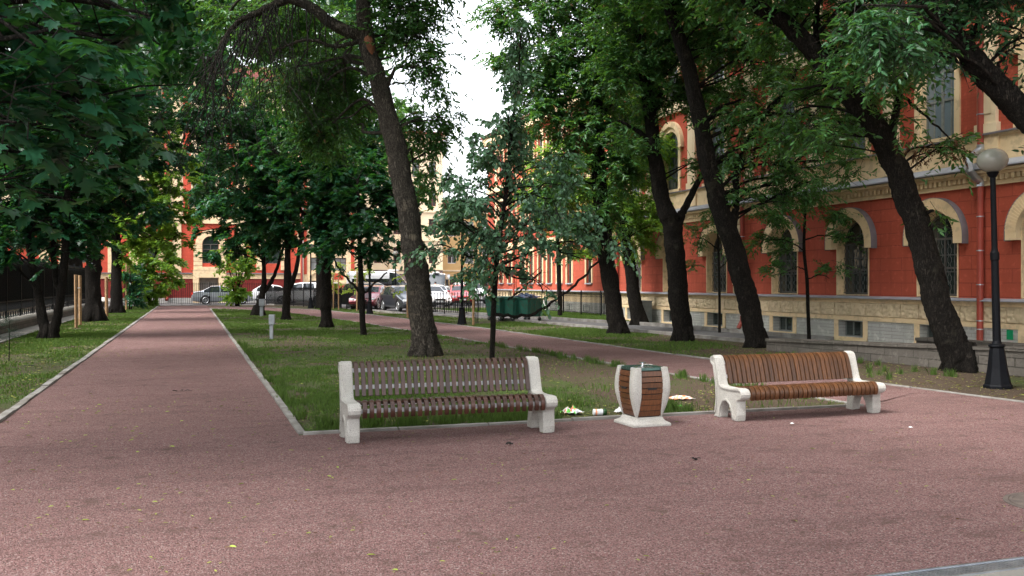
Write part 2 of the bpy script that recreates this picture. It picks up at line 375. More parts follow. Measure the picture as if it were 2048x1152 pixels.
sheet('plaza', [(-30,4.272),(1.0,4.272),(10.85,4.272),(10.8,9.8),(10.68,11.5),(8.55,10.32),(1.1,10.27),(-2.14,10.27),(-30,10.27)], .008, M['gravel'])
sheet('main_path', [(-2.14,10.27),(1.1,10.27),(1.12,71.6),(-2.16,71.6)], .008, M['gravel'])
sheet('side_path', [(lowX(y), y) for y in ys_low] + [(1.13,63.6),(1.13,68.5)] + [(upX(y), y) for y in reversed(ys_up) if 11.5 < y < 68.4] + [(10.68,11.5)], .008, M['gravel'])
sheet('concrete_paving', [(-30,-20),(14,-20),(14,4.115),(-30,4.115)], .010, M['paving'])
sheet('left_verge', [(-5.0,10.4),(-2.2,10.4),(-2.22,73),(-5.0,73)], .004, M['turf'])
sheet('park_lawn', [(1.2,10.4),(5.3,10.4),(5.9,14),(6.2,19),(7.2,29)] + [(lowX(y)-.06, y) for y in ys_low[6:-1]] + [(1.2,62.6)], .004, M['turf'])
sheet('path_verge', [(upX(y)+.08, y) for y in ys_up if 17 <= y < 68] + [(8.4,66),(9.6,56),(10.5,48),(12.9,39.6),(13.4,32)] + [(12.6,25),(11.8,20)], .004, M['turf'])
sheet('left_pavement', [(-5.75,5),(-5.0,5),(-5.0,73),(-5.75,73)], .012, M['paving'])
road = [(14.7,19.6),(14.5,23),(14.3,27.7),(13.0,39.6),(10.7,48),(9.9,56),(8.6,66),(5.6,72.2),(-60,72.2),(-60,200),(120,200),(120,57.5),(13.2,57.5),(13.4,50),(14.6,43),(15.6,37.5),(16.7,32),(17.05,27),(17.1,19.6)]
sheet('road', road, .006, M['asphalt'])
sheet('building_lawn', [(13.6,57.2),(13.6,50),(14.8,43),(15.8,37.5),(16.9,32),(17.2,27),(17.6,20),(17.6,37.2),(19.9,37.4),(19.9,57.2)], .010, M['sunlit'])
def kerbline(name, pts, wd=.08, z0=-.02, z1=.035, seg=1.0, mat=None, gap=.02, jit=.008):
    b = MB(); P = [Vector((x, y, 0)) for x, y in pts]
    for a, c in zip(P, P[1:]):
        L = (c-a).length; n = max(1, round(L/seg)); d = (c-a)/n; ang = math.atan2(d.y, d.x)
        for i in range(n):
            m = a + d*(i+.5)
            b.obox((m.x+random.uniform(-jit,jit), m.y+random.uniform(-jit,jit), (z0+z1)/2+random.uniform(-jit,jit)), d.length-gap, wd, z1-z0, ang+random.uniform(-.006,.006), random.uniform(-.02,.02))
    o = b.build(name, mat or M['kerb'], bevel=.004); o['kind'] = 'structure'; return o
kerbline('front_kerb', [(1.14,10.3),(8.5,10.3)])
kerbline('main_path_kerb', [(1.14,10.36),(1.16,62.8)])
kerbline('main_path_kerb', [(-2.18,10.3),(-2.2,71.6)], wd=.1)
kerbline('side_path_kerb', [(lowX(y)-.02, y) for y in [10.45]+ys_low[1:]], z1=.022)
kerbline('side_path_kerb', [(upX(y)+.04, y) for y in ys_up[:-1]], z1=.028)
kerbline('road_kerb', road[:8], wd=.14, z1=.10)
kerbline('road_kerb', [(17.1,22),(17.05,27),(16.7,32),(15.6,37.5),(14.6,43),(13.4,50),(13.2,57.4),(40,57.4)], wd=.15, z1=.13)
kerbline('pavement_kerb', [(-4.95,5),(-4.95,72)], wd=.1, z1=.05)
# ---- drain channel and manhole at the plaza's near edge
t_ = empty('drain_channel', (7,4.19,0), 'galvanised slotted drain channel crossing the bottom right corner', 'drain')
b = MB(); b.box(3.0,14,4.115,4.132,-.02,.02); b.box(3.0,14,4.255,4.272,-.02,.02); b.build('channel_edge', M['galv'], t_, world=True)
b = MB()
for i in range(360):
    x = 3.0 + i*.03; b.box(x, x+.016, 4.133, 4.254, .004, .016)
for y in (4.165,4.193,4.221): b.box(3.0,13.8,y-.004,y+.004,.0,.0135)
b.build('grate', M['galv'], t_, world=True)
t_ = empty('manhole_cover', (6.12,5.22,0), 'round concrete manhole cover set in the pink gravel at right', 'manhole')
b = MB(); b.lathe((0,0,0), [(.36,-.02),(.36,.014),(.34,.016),(.335,.009),(.2,.009),(.195,.012),(.17,.012),(.165,.009),(0.02,.010)], 40); b.build('cover', M['cover'], t_)
b = MB(); b.lathe((0,0,0), [(.40,-.02),(.40,.012),(.365,.014),(.364,-.01)], 40); b.build('ring', M['cover'], t_)

# ---------------------------------------------------------------- retaining walls
def low_wall(name, label, x0, x1, th, pts, cap=.07, over=.04):
    """pts: (y, ztop) from far to near, face runs x0(far)->x1(near)"""
    r = empty(name, (x0, pts[0][0], 0), label, 'wall')
    a, c = MB(), MB(); n = len(pts)
    def X(i): return x0 + (x1-x0)*i/(n-1)
    for i in range(n-1):
        (ya, za), (yb, zb) = pts[i], pts[i+1]
        for mb, e, lo, hi in ((a, 0, -.1, -cap), (c, over, -cap, 0)):
            vs = [(X(i)-e, ya, lo if lo == -.1 else za+lo),(X(i)+th+e, ya, lo if lo == -.1 else za+lo),(X(i+1)+th+e, yb, lo if lo == -.1 else zb+lo),(X(i+1)-e, yb, lo if lo == -.1 else zb+lo)]
            vs += [(X(i)-e, ya, za+hi),(X(i)+th+e, ya, za+hi),(X(i+1)+th+e, yb, zb+hi),(X(i+1)-e, yb, zb+hi)]
            mb.add(vs, [(0,3,2,1),(4,5,6,7),(0,1,5,4),(1,2,6,5),(2,3,7,6),(3,0,4,7)])
    a.build('stonework', M['wallY'], r, world=True); c.build('coping', M['wallY'], r, world=True, bevel=.008)
    return r
low_wall('retaining_wall', 'long low dark stone retaining wall in front of the red building', 13.25, 14.35, .4, [(19.5,.30),(16,.40),(12.7,.51),(8,.6),(2,.7)])
low_wall('area_wall', 'short grey stone wall behind the long low wall, below the drainpipe', 15.5, 15.6, .4, [(17.0,.42),(12,.44),(4,.46)])
r = empty('boundary_wall', (-5.75,10,0), 'low brown stone wall under the black fence along the left verge', 'wall')
b = MB(); b.box(-6.9,-5.78,6,72,-.1,.27); b.build('stonework', M['wallY'], r, world=True)
b = MB()
for i in range(44): b.box(-6.95,-5.72,6+i*1.5,7.48+i*1.5,.27,.36+random.uniform(-.006,.006))
b.build('coping', M['paving'], r, world=True, bevel=.01)

# ---------------------------------------------------------------- fences
def fence(name, label, pts, hgt, base=.08, pitch=.12, post=2.0, bar=.016, spikes=True, rings=False, top2=False, cat='fence', group=None, gapend=0):
    r = empty(name, (pts[0][0], pts[0][1], 0), label, cat, group)
    pan = MB(); P = [Vector((x, y, 0)) for x, y in pts]
    for a, c in zip(P, P[1:]):
        L = (c-a).length; n = max(1, round(L/post)); d = (c-a)/n; u = d.normalized()
        for i in range(n+1):
            q = a + d*i; b = MB(); b.obox((q.x,q.y,(hgt+.12)/2), .05,.05,hgt+.12, math.atan2(u.y,u.x)); b.lathe((q.x,q.y,hgt+.12), [(.03,0),(.034,.02),(.02,.045),(.003,.06)], 6)
            if i < n or c is P[-1]: b.build('post', M['fence'], r, world=True)
        for z in ((base+.02, hgt-.02) + ((hgt-.14,) if (rings or top2) else ())):
            m = (a+c)/2; pan.obox((m.x,m.y,z), L, .018, .022, math.atan2(u.y,u.x))
        k = int(L/pitch)
        for i in range(k):
            q = a + u*(pitch*(i+.5)); pan.obox((q.x,q.y,(base+hgt+(.07 if spikes else 0))/2+.0), bar*2, bar*2, hgt-base+(.09 if spikes else 0), math.atan2(u.y,u.x))
            if rings:
                cc = q + u*pitch*.5
                pts_ = [(cc.x+u.x*math.cos(t)*.05, cc.y+u.y*math.cos(t)*.05, hgt-.08+math.sin(t)*.05) for t in np.linspace(0,2*math.pi,9)]
                pan.tube(pts_, .006, 3, False)
    pan.build('pickets', M['fence'], r, world=True); return r
fence('iron_fence', 'black picket fence across the far end of the main path', [(-4.6,73.3),(5.3,73.3)], 1.6, pitch=.13)
fence('iron_fence', 'black picket fence with ring frieze between the side path and the white off-roader', [(5.4,73.2),(7.9,64.5),(9.0,59.5)], 1.25, pitch=.13, rings=True)
fence('iron_fence', 'black picket fence in front of the parked cars right of the staked saplings', [(9.2,58.6),(10.0,54.6)], 1.3, pitch=.15, rings=True)
fence('iron_fence', 'low knee high black fence with ring frieze beside the leaning trunk', [(11.7,50.0),(14.0,47.1)], .62, pitch=.12, rings=True, post=1.6)
fence('iron_fence', 'waist high black picket fence on the bright lawn in front of the red cars', [(11.8,52.8),(15.4,50.6),(18.3,48.2)], 1.05, base=.15, pitch=.17)
fence('iron_fence', 'black picket fence on the lawn along the far red wing behind the waste containers', [(18.5,48.0),(18.9,39.3)], 1.12, base=.15, pitch=.14, top2=True)
f = fence('gate_fence', 'tall black railings with a white notice in front of the mauve house', [(13.0,80.0),(24.0,80.0)], 2.0, pitch=.2, post=3.4, bar=.014)
b = MB(); b.box(16.35,17.05,79.93,79.96,1.5,1.95); b.build('notice', M['white'], f, world=True)
b = MB(); b.box(20.15,20.5,79.93,79.96,1.6,1.9); b.build('notice', M['signgreen'], f, world=True)['label'] = 'small green notice'
for xg in (17.9,18.6):
    b = MB(); b.box(xg,xg+.3,79.9,80.2,0,2.25); b.build('gate_pillar', M['fence'], f, world=True)
# tall left fence with screening and scrolls
r = empty('boundary_fence', (-6.35,10,.36), 'tall black boundary fence with dark screening on top of the left stone wall', 'fence')
b = MB()
for y in np.arange(8, 72, .13): b.box(-6.36,-6.34, y, y+.02, .62, 2.62)
for z in (.62,.95,2.5): b.box(-6.37,-6.33,8,72,z,z+.04)
b.build('pickets', M['fence'], r, world=True)
b = MB()
for y in np.arange(8, 71, .5):
    for rr in (.11,): b.tube([(-6.35, y+.25+math.cos(t)*.15, .49+math.sin(t)*rr) for t in np.linspace(0,2*math.pi,11)], .013, 4, False)
    b.box(-6.36,-6.34,y,y+.03,.36,.62)
b.build('scroll_frieze', M['fence'], r, world=True)
b = MB()
for y in np.arange(8, 71.9, 3.0):
    b.box(-6.39,-6.31,y,y+.08,.36,2.75)
b.build('post', M['fence'], r, world=True)
b = MB()
y = 8.0
while y < 71:
    L = random.choice((1.4,2.9,2.9,4.4)); b.box(-6.43,-6.41,y,y+L-.03,.97,2.48); y += L + random.choice((0,0,.05,.12))
b.build('screen_panel', pm('screen_cloth', (.02,.028,.035), (.03,.038,.048), 2, .7), r, world=True)

# ---------------------------------------------------------------- facade helpers (u along the front, w outwards, z up)
def wall_with_holes(mb, u0, u1, z0, z1, holes, dep):
    us = sorted({u0, u1, *[h[0] for h in holes], *[h[1] for h in holes]}); zs = sorted({z0, z1, *[h[2] for h in holes], *[h[3] for h in holes]})
    us = [x for x in us if u0 <= x <= u1]; zs = [x for x in zs if z0 <= x <= z1]
    for i in range(len(us)-1):
        for j in range(len(zs)-1):
            cu, cz = (us[i]+us[i+1])/2, (zs[j]+zs[j+1])/2
            if any(h[0] < cu < h[1] and h[2] < cz < h[3] for h in holes): continue
            mb.add([(us[i],0,zs[j]),(us[i+1],0,zs[j]),(us[i+1],0,zs[j+1]),(us[i],0,zs[j+1])], [(0,1,2,3)])
    for (a, c, lo, hi, arch) in holes:
        out = hole_outline(a, c, lo, hi, arch)
        for p, q in zip(out, out[1:]+out[:1]):
            mb.add([(p[0],0,p[1]),(q[0],0,q[1]),(q[0],-dep,q[1]),(p[0],-dep,p[1])], [(0,1,2,3)])
        if arch:
            r = (c-a)/2; uc = (a+c)/2; sp = hi-r; n = 12
            for s in (-1, 1):
                pts = [(uc+s*r*math.cos(t), sp+r*math.sin(t)) for t in np.linspace(0, math.pi/2, n)]
                vs = [(x,0,z) for x, z in pts] + [(uc+s*r,0,hi)]
                for k in range(n-1): mb.add([vs[k], vs[k+1], vs[-1]], [(0,1,2)])
def hole_outline(a, c, lo, hi, arch, n=20):
    if not arch: return [(a,lo),(c,lo),(c,hi),(a,hi)]
    r = (c-a)/2; uc = (a+c)/2; sp = hi-r
    return [(a,lo),(c,lo)] + [(uc+r*math.cos(t), sp+r*math.sin(t)) for t in np.linspace(0, math.pi, n)]
def ring(mb, uc, zc, r0, r1, w0, w1, a0=0, a1=math.pi, n=24, ridges=False, leg=0.0):
    ths = list(np.linspace(a0, a1, n))
    for i in range(n-1):
        t0, t1 = ths[i], ths[i+1]
        ww = w1 + (.009 if (ridges and i % 2) else 0)
        P = [(r0,t0),(r1,t0),(r1,t1),(r0,t1)]
        vs = [(uc+r*math.cos(t), w0, zc+r*math.sin(t)) for r, t in P] + [(uc+r*math.cos(t), ww, zc+r*math.sin(t)) for r, t in P]
        mb.add(vs, [(0,3,2,1),(4,5,6,7),(0,1,5,4),(1,2,6,5),(2,3,7,6),(3,0,4,7)])
    if leg:
        for s in (1, -1):
            u = sorted((uc+s*r0, uc+s*r1)); mb.box(u[0], u[1], w0, w1, zc-leg, zc)

# ---------------------------------------------------------------- main red building
XB = 17.7; Y0, Y1 = 0.0, 37.3
TB = lambda u, w_, z: (XB - w_, u, z)
bld = empty('red_building', (XB, 18, 0), 'long red and cream building with arched windows on the right', 'building')
CW = [18.7 - 3.2*k for k in range(5, 0, -1)] + [18.7, 21.87, 25.07, 29.1, 32.4, 35.65]
CW = [c for c in CW if c > 2]
g_holes = [(c-.685, c+.685, 1.31, 3.475, True) for c in CW]
b = MB(TB); wall_with_holes(b, Y0, Y1, 1.25, 4.0, g_holes, .02); b.add([(Y1,0,0),(Y1,-12,0),(Y1,-12,13.2),(Y1,0,13.2)], [(0,1,2,3)])
b.build('wall', M['redY'], bld, world=True)
# plinth
pl_holes = [(c-.52, c+.52, .13, .58, False) for c in CW]
b = MB(lambda u, w_, z: TB(u, w_+.06, z)); wall_with_holes(b, Y0, Y1, -.1, .62, pl_holes, .3); b.build('stone_plinth', M['stoneY'], bld, world=True)
b = MB(TB)
b.box(Y0,Y1,-.1,.09,.60,.72)
for c in CW:
    b.box(c-.7,c-.525,.0,.085,.05,.6); b.box(c+.525,c+.7,.0,.085,.05,.6); b.box(c-.7,c+.7,.0,.10,.0,.125)
b.box(Y0,Y1,-.1,.055,1.10,1.17); b.box(Y0,Y1,-.1,.10,1.17,1.215)
b.build('plinth_moulding', M['cream'], bld, world=True)
b = MB(TB); u = Y0
b.box(Y0,Y1,-.1,.02,.72,1.10)
while u < Y1-.3:
    L = min(.62+random.uniform(-.02,.1), Y1-u); b.box(u+.012,u+L-.012,-.05,.075,.735,1.085); u += L
b.build('rusticated_blocks', M['rustic'], bld, world=True, bevel=.012)
b = MB(TB); u = Y0
while u < Y1:
    L = min(1.05, Y1-u)
    vs = [(u,.0,1.29),(u+L-.012,.0,1.29),(u+L-.012,.2,1.235),(u,.2,1.235),(u,.0,1.216),(u+L-.012,.0,1.216),(u+L-.012,.2,1.217),(u,.2,1.217)]
    b.add(vs, [(0,1,2,3),(4,7,6,5),(0,4,5,1),(1,5,6,2),(2,6,7,3),(3,7,4,0)]); u += L
b.build('sill_ledge', M['sheet'], bld, world=True)
# cornice between the floors
b = MB(TB)
b.box(Y0,Y1+.1,-.1,.06,3.93,4.03); b.box(Y0,Y1+.1,-.1,.14,4.16,4.22); b.box(Y0,Y1+.1,-.1,.24,4.22,4.29)
for i, u in enumerate(np.arange(Y0, Y1, .155)): b.box(u, u+.085, .0, .135, 4.045, 4.155)
b.box(Y0,Y1,-.1,.035,4.03,4.16)
b.box(Y0,Y1,-.1,.045,4.29,5.06); b.box(Y0,Y1,-.1,.10,5.06,5.11)
for a_, c_ in zip(CW, CW[1:]): b.box((a_+c_)/2-.34,(a_+c_)/2+.34,.046,.10,4.5,5.06)
b.build('cornice', M['cream'], bld, world=True)
b = MB(TB); u = Y0
while u < Y1:
    L = min(1.4, Y1-u+.1)
    vs = [(u,.046,4.50),(u+L-.01,.046,4.50),(u+L-.01,.33,4.34),(u,.33,4.34),(u,.046,4.292),(u+L-.01,.046,4.292),(u+L-.01,.33,4.31),(u,.33,4.31)]
    b.add(vs, [(0,1,2,3),(4,7,6,5),(0,4,5,1),(1,5,6,2),(2,6,7,3),(3,7,4,0)]); u += L
b.build('cornice_flashing', M['sheet'], bld, world=True)
b = MB(TB); b.box(Y0,Y1,-.05,.16,5.11,5.15); b.build('string_flashing', M['capmetal'], bld, world=True)
# upper wall: two more rows of arched windows
u_holes = []
for c in CW: u_holes += [(c-.60,c+.60,5.25,7.55,True), (c-.55,c+.55,8.75,11.0,True)]
b = MB(TB); wall_with_holes(b, Y0, Y1, 5.15, 13.0, u_holes, .02); b.build('upper_wall', M['redbrickY'], bld, world=True)
b = MB(TB)
mids = [(a+c)/2 for a, c in zip(CW, CW[1:])] + [CW[-1]+1.45, CW[0]-1.6]
for m_ in mids:
    b = MB(TB); b.box(m_-.27,m_+.27,-.02,.10,5.15,8.2); b.box(m_-.33,m_+.33,-.02,.13,5.15,5.38); b.box(m_-.16,m_+.16,.101,.118,5.6,8.0)
    b.box(m_-.27,m_+.27,-.02,.08,8.6,12.2)
    b.build('pilaster', M['creamL'], bld, world=True, bevel=.01)
b = MB(TB); b.box(Y0,Y1,-.02,.16,8.2,8.62); b.box(Y0,Y1,-.02,.22,8.62,8.68); b.box(Y0,Y1+.2,-.02,.25,12.2,12.6); b.box(Y0,Y1+.3,-.02,.45,12.6,13.0)
b.build('upper_cornice', M['creamL'], bld, world=True)
b = MB(TB); b.box(Y0,Y1+.3,-12,.55,13.0,13.12); b.box(Y0,Y1,-11,-1,13.12,14.2); b.build('roof', M['roof'], bld, world=True)
# quoin
b = MB(TB)
for i in range(9): b.box(27.45+(0 if i % 2 else .05),27.95-(0 if i % 2 else .05),-.02,.10,1.29+i*.295,1.29+i*.295+.275)
b.build('quoin', M['rustic'], bld, world=True, bevel=.02)

def window_ground():
    """mesh set centred on u=0"""
    fr = MB(lambda u,w_,z:(-w_,u,z)); R = .58; sp = 2.79
    # stepped cream jamb and reveal (surround)
    su = MB(lambda u,w_,z:(-w_,u,z))
    for s in (-1, 1):
        for (r0, r1, w0, w1) in ((.655,.684,-.29,.02),(.635,.655,-.29,-.08),(.61,.635,-.29,-.17)):
            a, c = sorted((s*r0, s*r1)); su.box(a, c, w0, w1, 1.295, sp)
    ring(su,0,sp,.655,.684,-.29,.02,n=26); ring(su,0,sp,.635,.655,-.29,-.08,n=26); ring(su,0,sp,.61,.635,-.29,-.17,n=26)
    su.box(-.684,.684,-.31,.0,1.25,1.325)
    ar = MB(lambda u,w_,z:(-w_,u,z)); ring(ar,0,sp,.685,.98,-.02,.18,n=75,ridges=True,leg=.17)
    cp = MB(lambda u,w_,z:(-w_,u,z)); ring(cp,0,sp,.981,.992,-.02,.196,n=30,leg=.19)
    # frame
    for x in (-.61,-.03,.56): fr.box(x,x+.05 if x!=-.03 else x+.06,-.29,-.24,1.35,sp)
    for z in (1.33,2.0,sp-.05): fr.box(-.61,.61,-.285,-.245,z,z+.05)
    ring(fr,0,sp,.56,.61,-.29,-.24,n=22)
    for a in (45,90,135):
        t = R_(a); fr.tube([(0,-.26,sp),(.58*math.cos(t),-.26,sp+.58*math.sin(t))], .014, 4)
    ring(fr,0,sp,.26,.285,-.275,-.25,n=14)
    for x in (-.32,.28): fr.box(x,x+.03,-.28,-.25,1.35,sp)
    gl = MB(lambda u,w_,z:(-w_,u,z)); o = [(-.61,1.3),(.61,1.3)] + [(.61*math.cos(t), sp+.61*math.sin(t)) for t in np.linspace(0,math.pi,20)]
    gl.prism(o, lambda a,c:(a,-.265,c), lambda a,c:(a,-.275,c))
    gr = MB(lambda u,w_,z:(-w_,u,z))
    for k in range(12):
        x = -.56+k*.102; s = 1 if k % 2 else -1; pts = []
        for j in range(31):
            z = 1.36+j*(sp-1.42)/30; ph = (j % 5)
            pts.append((x + s*(.03 if ph in (1,2) else -.006), -.19, z))
        gr.tube(pts, .0085, 4, False)
    for z in (1.36,1.92,2.34,sp-.06): gr.box(-.61,.61,-.203,-.178,z,z+.02)
    return dict(surround=(su,M['cream']), frame=(fr,M['frame']), archivolt=(ar,M['cream']), archivolt_cap=(cp,M['capmetal']), pane=(gl,M['glass']), grille=(gr,M['grille']))
def window_upper(z0, z1, hw):
    T = lambda u,w_,z:(-w_,u,z); r = hw-.05; sp = z1-hw
    su = MB(T)
    for s in (-1, 1):
        for (a0, a1, w0, w1) in ((hw-.02,hw+.15,-.02,.05),(hw-.06,hw-.02,-.2,.0)):
            a, c = sorted((s*a0, s*a1)); su.box(a, c, w0, w1, z0-.06, sp)
    ring(su,0,sp,hw-.02,hw+.15,-.02,.05,n=24); ring(su,0,sp,hw-.06,hw-.02,-.2,0,n=24); su.box(-hw-.2,hw+.2,-.02,.14,z0-.1,z0)
    ar = MB(T); ring(ar,0,sp,hw+.151,hw+.36,-.02,.14,n=31,ridges=True,leg=.12)
    fr = MB(T)
    for x, ww in ((-r-.01,.06),(-.04,.08),(r-.05,.06)): fr.box(x,x+ww,-.22,-.15,z0,sp)
    for z in (z0,(z0+sp)/2+.1,sp-.02): fr.box(-r,r,-.215,-.155,z,z+.055)
    ring(fr,0,sp,r-.06,r,-.22,-.15,n=22)
    for x in (-r/2-.02, r/2-.01): fr.box(x,x+.035,-.21,-.16,z0,sp)
    fr.box(-.02,.02,-.21,-.16,sp,sp+r-.03)
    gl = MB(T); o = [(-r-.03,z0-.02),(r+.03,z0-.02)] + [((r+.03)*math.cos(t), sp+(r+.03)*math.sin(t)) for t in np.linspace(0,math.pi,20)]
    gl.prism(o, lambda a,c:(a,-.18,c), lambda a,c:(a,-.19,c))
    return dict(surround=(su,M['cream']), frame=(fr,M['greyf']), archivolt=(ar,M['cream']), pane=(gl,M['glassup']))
def window_base():
    T = lambda u,w_,z:(-w_,u,z); fr = MB(T)
    for x in (-.5,-.17,.15,.47): fr.box(x,x+.03,-.2,-.16,.14,.57)
    for z in (.135,.545): fr.box(-.51,.51,-.2,-.165,z,z+.03)
    gl = MB(T); gl.box(-.52,.52,-.22,-.19,.13,.58)
    return dict(frame=(fr,M['greyf']), pane=(gl,M['glass']))
def instance_windows(parts, parent, locs, name='window', order=('frame',)):
    root = None; px, py, pz = parent.location
    for (x, y) in locs:
        if root is None:
            fr, m = parts['frame']; root = fr.build(name, m, parent); 
            for k, (mb, mm) in parts.items():
                if k != 'frame': mb.build(k, mm, root)
            root.location = (x-px, y-py, 0)
        else:
            c = copy_tree(root, parent); c.location = (x-px, y-py, 0)
instance_windows(window_ground(), bld, [(XB, c) for c in CW])
instance_windows(window_upper(5.25,7.55,.6), bld, [(XB, c) for c in CW])
instance_windows(window_upper(8.75,11.0,.55), bld, [(XB, c) for c in CW])
instance_windows(window_base(), bld, [(XB, c) for c in CW], 'basement_window')
# drainpipes (each bolted to the building, part of it)
def drainpipe(y, dx=.14, jog=True, top=12.2, x=XB, par=bld):
    b = MB(); r_ = .075
    if jog:
        b.tube([(x-dx,y,.3),(x-dx,y,4.0)], r_, 12); b.tube([(x-dx,y,4.82),(x-dx,y,top)], r_, 12)
    else: b.tube([(x-dx-.15,y,.12),(x-dx,y,.4),(x-dx,y,top)], r_, 12)
    o = b.build('drainpipe', M['redpipe'], par, world=True, smooth=False)
    for z in (.55,.75,1.6,2.4,3.2,5.6,7.4):
        b = MB(); b.lathe((x-dx,y,z), [(r_+.002,0),(r_+.012,.0),(r_+.012,.025),(r_+.002,.025)], 12)
        bb = b.build('pipe_collar', M['galv'], o, smooth=False); bb.location = -Vector(par.location)
    if not jog: return
    b = MB(); b.tube([(x-dx,y,4.9),(x-dx,y,4.8),(x-dx-.1,y,4.72),(x-dx-.3,y,4.62),(x-dx-.34,y,4.45),(x-dx-.32,y,4.28),(x-dx-.15,y,4.12),(x-dx,y,4.04),(x-dx,y,3.92)], r_+.012, 12)
    bb = b.build('pipe_swan_neck', M['galv'], o, smooth=False); bb.location = -Vector(par.location)
drainpipe(17.22); drainpipe(27.25, jog=False, top=12); drainpipe(37.1, jog=False, dx=.12, top=12); drainpipe(8.2)
b = MB(TB); b.box(16.35,16.52,.061,.075,.36,.58); b.build('plate', M['signgreen'], bld, world=True)

# ---------------------------------------------------------------- far red wing (set back)
XW = 20.0; TW = lambda u,w_,z:(XW-w_, u, z)
wing = empty('red_wing', (XW, 50, 0), 'far red wing set back beyond the waste containers', 'building')
WC = [40.6,42.3,45.6,48.3,49.8,51.4,52.9,54.5,56.0,58.6,60.4,62.8]
WC = [c for c in WC if c < 62.5]
gh = [(c-.36,c+.36,1.65,3.6,False) for c in WC]; uh = [(c-.42,c+.42,5.2,7.2,False) for c in WC]; th = [(c-.42,c+.42,8.8,10.6,False) for c in WC]
b = MB(TW); wall_with_holes(b, 37.3, 63.5, 1.2, 11.5, gh+uh+th, .16); b.add([(63.5,0,0),(63.5,-12,0),(63.5,-12,11.5),(63.5,0,11.5)],[(0,1,2,3)]); b.build('wall', M['redY'], wing, world=True)
b = MB(TW); b.box(37.3,63.5,-.1,.04,.62,1.16); b.box(37.3,63.5,-.05,.08,3.95,4.3); b.box(37.3,63.5,-.05,.12,7.9,8.3); b.box(37.3,63.6,-.05,.4,11.3,11.8)
for c in WC:
    for (lo, hi, hw) in ((1.65,3.6,.36),(5.2,7.2,.42),(8.8,10.6,.42)):
        b.box(c-hw-.13,c-hw,-.02,.05,lo,hi); b.box(c+hw,c+hw+.13,-.02,.05,lo,hi); b.box(c-hw-.13,c+hw+.13,-.02,.06,hi,hi+.3)
for u in (39.4,44,47,57.4,61.5): b.box(u-.22,u+.22,-.02,.07,4.3,11.3)
b.build('plaster_trim', M['cream'], wing, world=True)
b = MB(TW); b.box(37.3,63.5,-.1,.07,-.1,.62); b.build('stone_plinth', M['stoneY'], wing, world=True)
b = MB(TW); b.box(37.3,63.5,-.02,.18,1.17,1.24)
for c in WC: b.box(c-.42,c+.42,-.02,.1,1.58,1.65)
b.build('sill_ledge', M['sheet'], wing, world=True)
b = MB(TW); b.box(37.3,63.7,-11,.5,11.8,12.0); b.build('roof', M['roof'], wing, world=True)
def window_rect(hw, z0, z1, fm, gm_, w0=-.16, x=True, bars=2, sx=1):
    T = (lambda u,w_,z:(-w_*sx,u,z)) if x else (lambda u,w_,z:(u,-w_,z))
    fr = MB(T)
    for q in np.linspace(-hw, hw-.05, bars+1): fr.box(q,q+.05,w0+.0,w0+.05,z0,z1)
    for z in (z0,z0+(z1-z0)*.62,z1-.05): fr.box(-hw,hw,w0+.002,w0+.045,z,z+.05)
    gl = MB(T); gl.box(-hw,hw,w0-.03,w0+.01,z0,z1)
    return dict(frame=(fr,fm), pane=(gl,gm_))
instance_windows(window_rect(.36,1.65,3.6,M['frame'],M['glass']), wing, [(XW,c) for c in WC])
instance_windows(window_rect(.42,5.2,7.2,M['greyf'],M['glass']), wing, [(XW,c) for c in WC])
instance_windows(window_rect(.42,8.8,10.6,M['greyf'],M['glass']), wing, [(XW,c) for c in WC])
bw = window_rect(.42,.12,.5,M['greyf'],M['glass'],w0=.03); instance_windows(bw, wing, [(XW,c) for c in (39.5,41.4,43.3,45.8,48.2,50.6,53)], 'basement_window')
drainpipe(38.0, jog=False, dx=.2, top=11, x=XW, par=wing); drainpipe(57.3, jog=False, dx=.2, top=11, x=XW, par=wing)

# ---------------------------------------------------------------- far red and cream house across the end
YF = 82.0; TF = lambda u,w_,z:(u, YF-w_, z)
fb = empty('far_building', (4, YF, 0), 'red and cream house with garage doors closing the end of the main path', 'building')
arcs = [1.55, 6.6]
g_x = [1.4]
fh = [(c-.65,c+.65,3.3,5.55,True) for c in (-8.6,-3.4,1.55,6.6)] + [(c-.6,c+.6,7.6,10.0,True) for c in (-8.6,-3.4,1.55,6.6)] + [(c-.55,c+.55,12,14,False) for c in (-8.6,-3.4,1.55,6.6)]
b = MB(TF); wall_with_holes(b, -14, 9.1, 2.4, 6.8, [h for h in fh if h[3] < 6.8], .2); b.build('wall', M['redX'], fb, world=True)
b = MB(TF); wall_with_holes(b, -14, 9.1, 6.8, 18.5, [h for h in fh if h[2] > 6.8], .2); b.build('upper_wall', M['creamL'], fb, world=True)
b = MB(TF)
for u in (-11,-6,-1.1,4.0):
    for z0_, z1_ in ((7.05,10.85),(11.35,17.5)): b.box(u+.5,u+1.1,.0,.03,z0_,z1_); b.box(u-1.1,u-.5,.0,.03,z0_,z1_)
b.build('red_panel', M['redX'], fb, world=True)
b = MB(TF)
b.box(-14,.4,-.1,0,.4,2.0); b.box(2.5,9.1,-.1,0,.4,2.0); b.build('rough_base', M['dkbrick'], fb, world=True)
b = MB(TF); b.box(-14,.4,-.1,.03,-.1,.42); b.box(2.5,9.1,-.1,.03,-.1,.42); b.build('stone_plinth', M['stoneX'], fb, world=True)
b = MB(TF); b.box(-14,.15,-.1,.05,2.0,2.42); b.box(2.8,9.1,-.1,.05,2.0,2.42)
b.box(.15,.6,-.1,.12,0,2.1); b.box(2.2,2.8,-.1,.12,0,2.1); b.box(.15,2.8,-.1,.12,2.1,2.75)
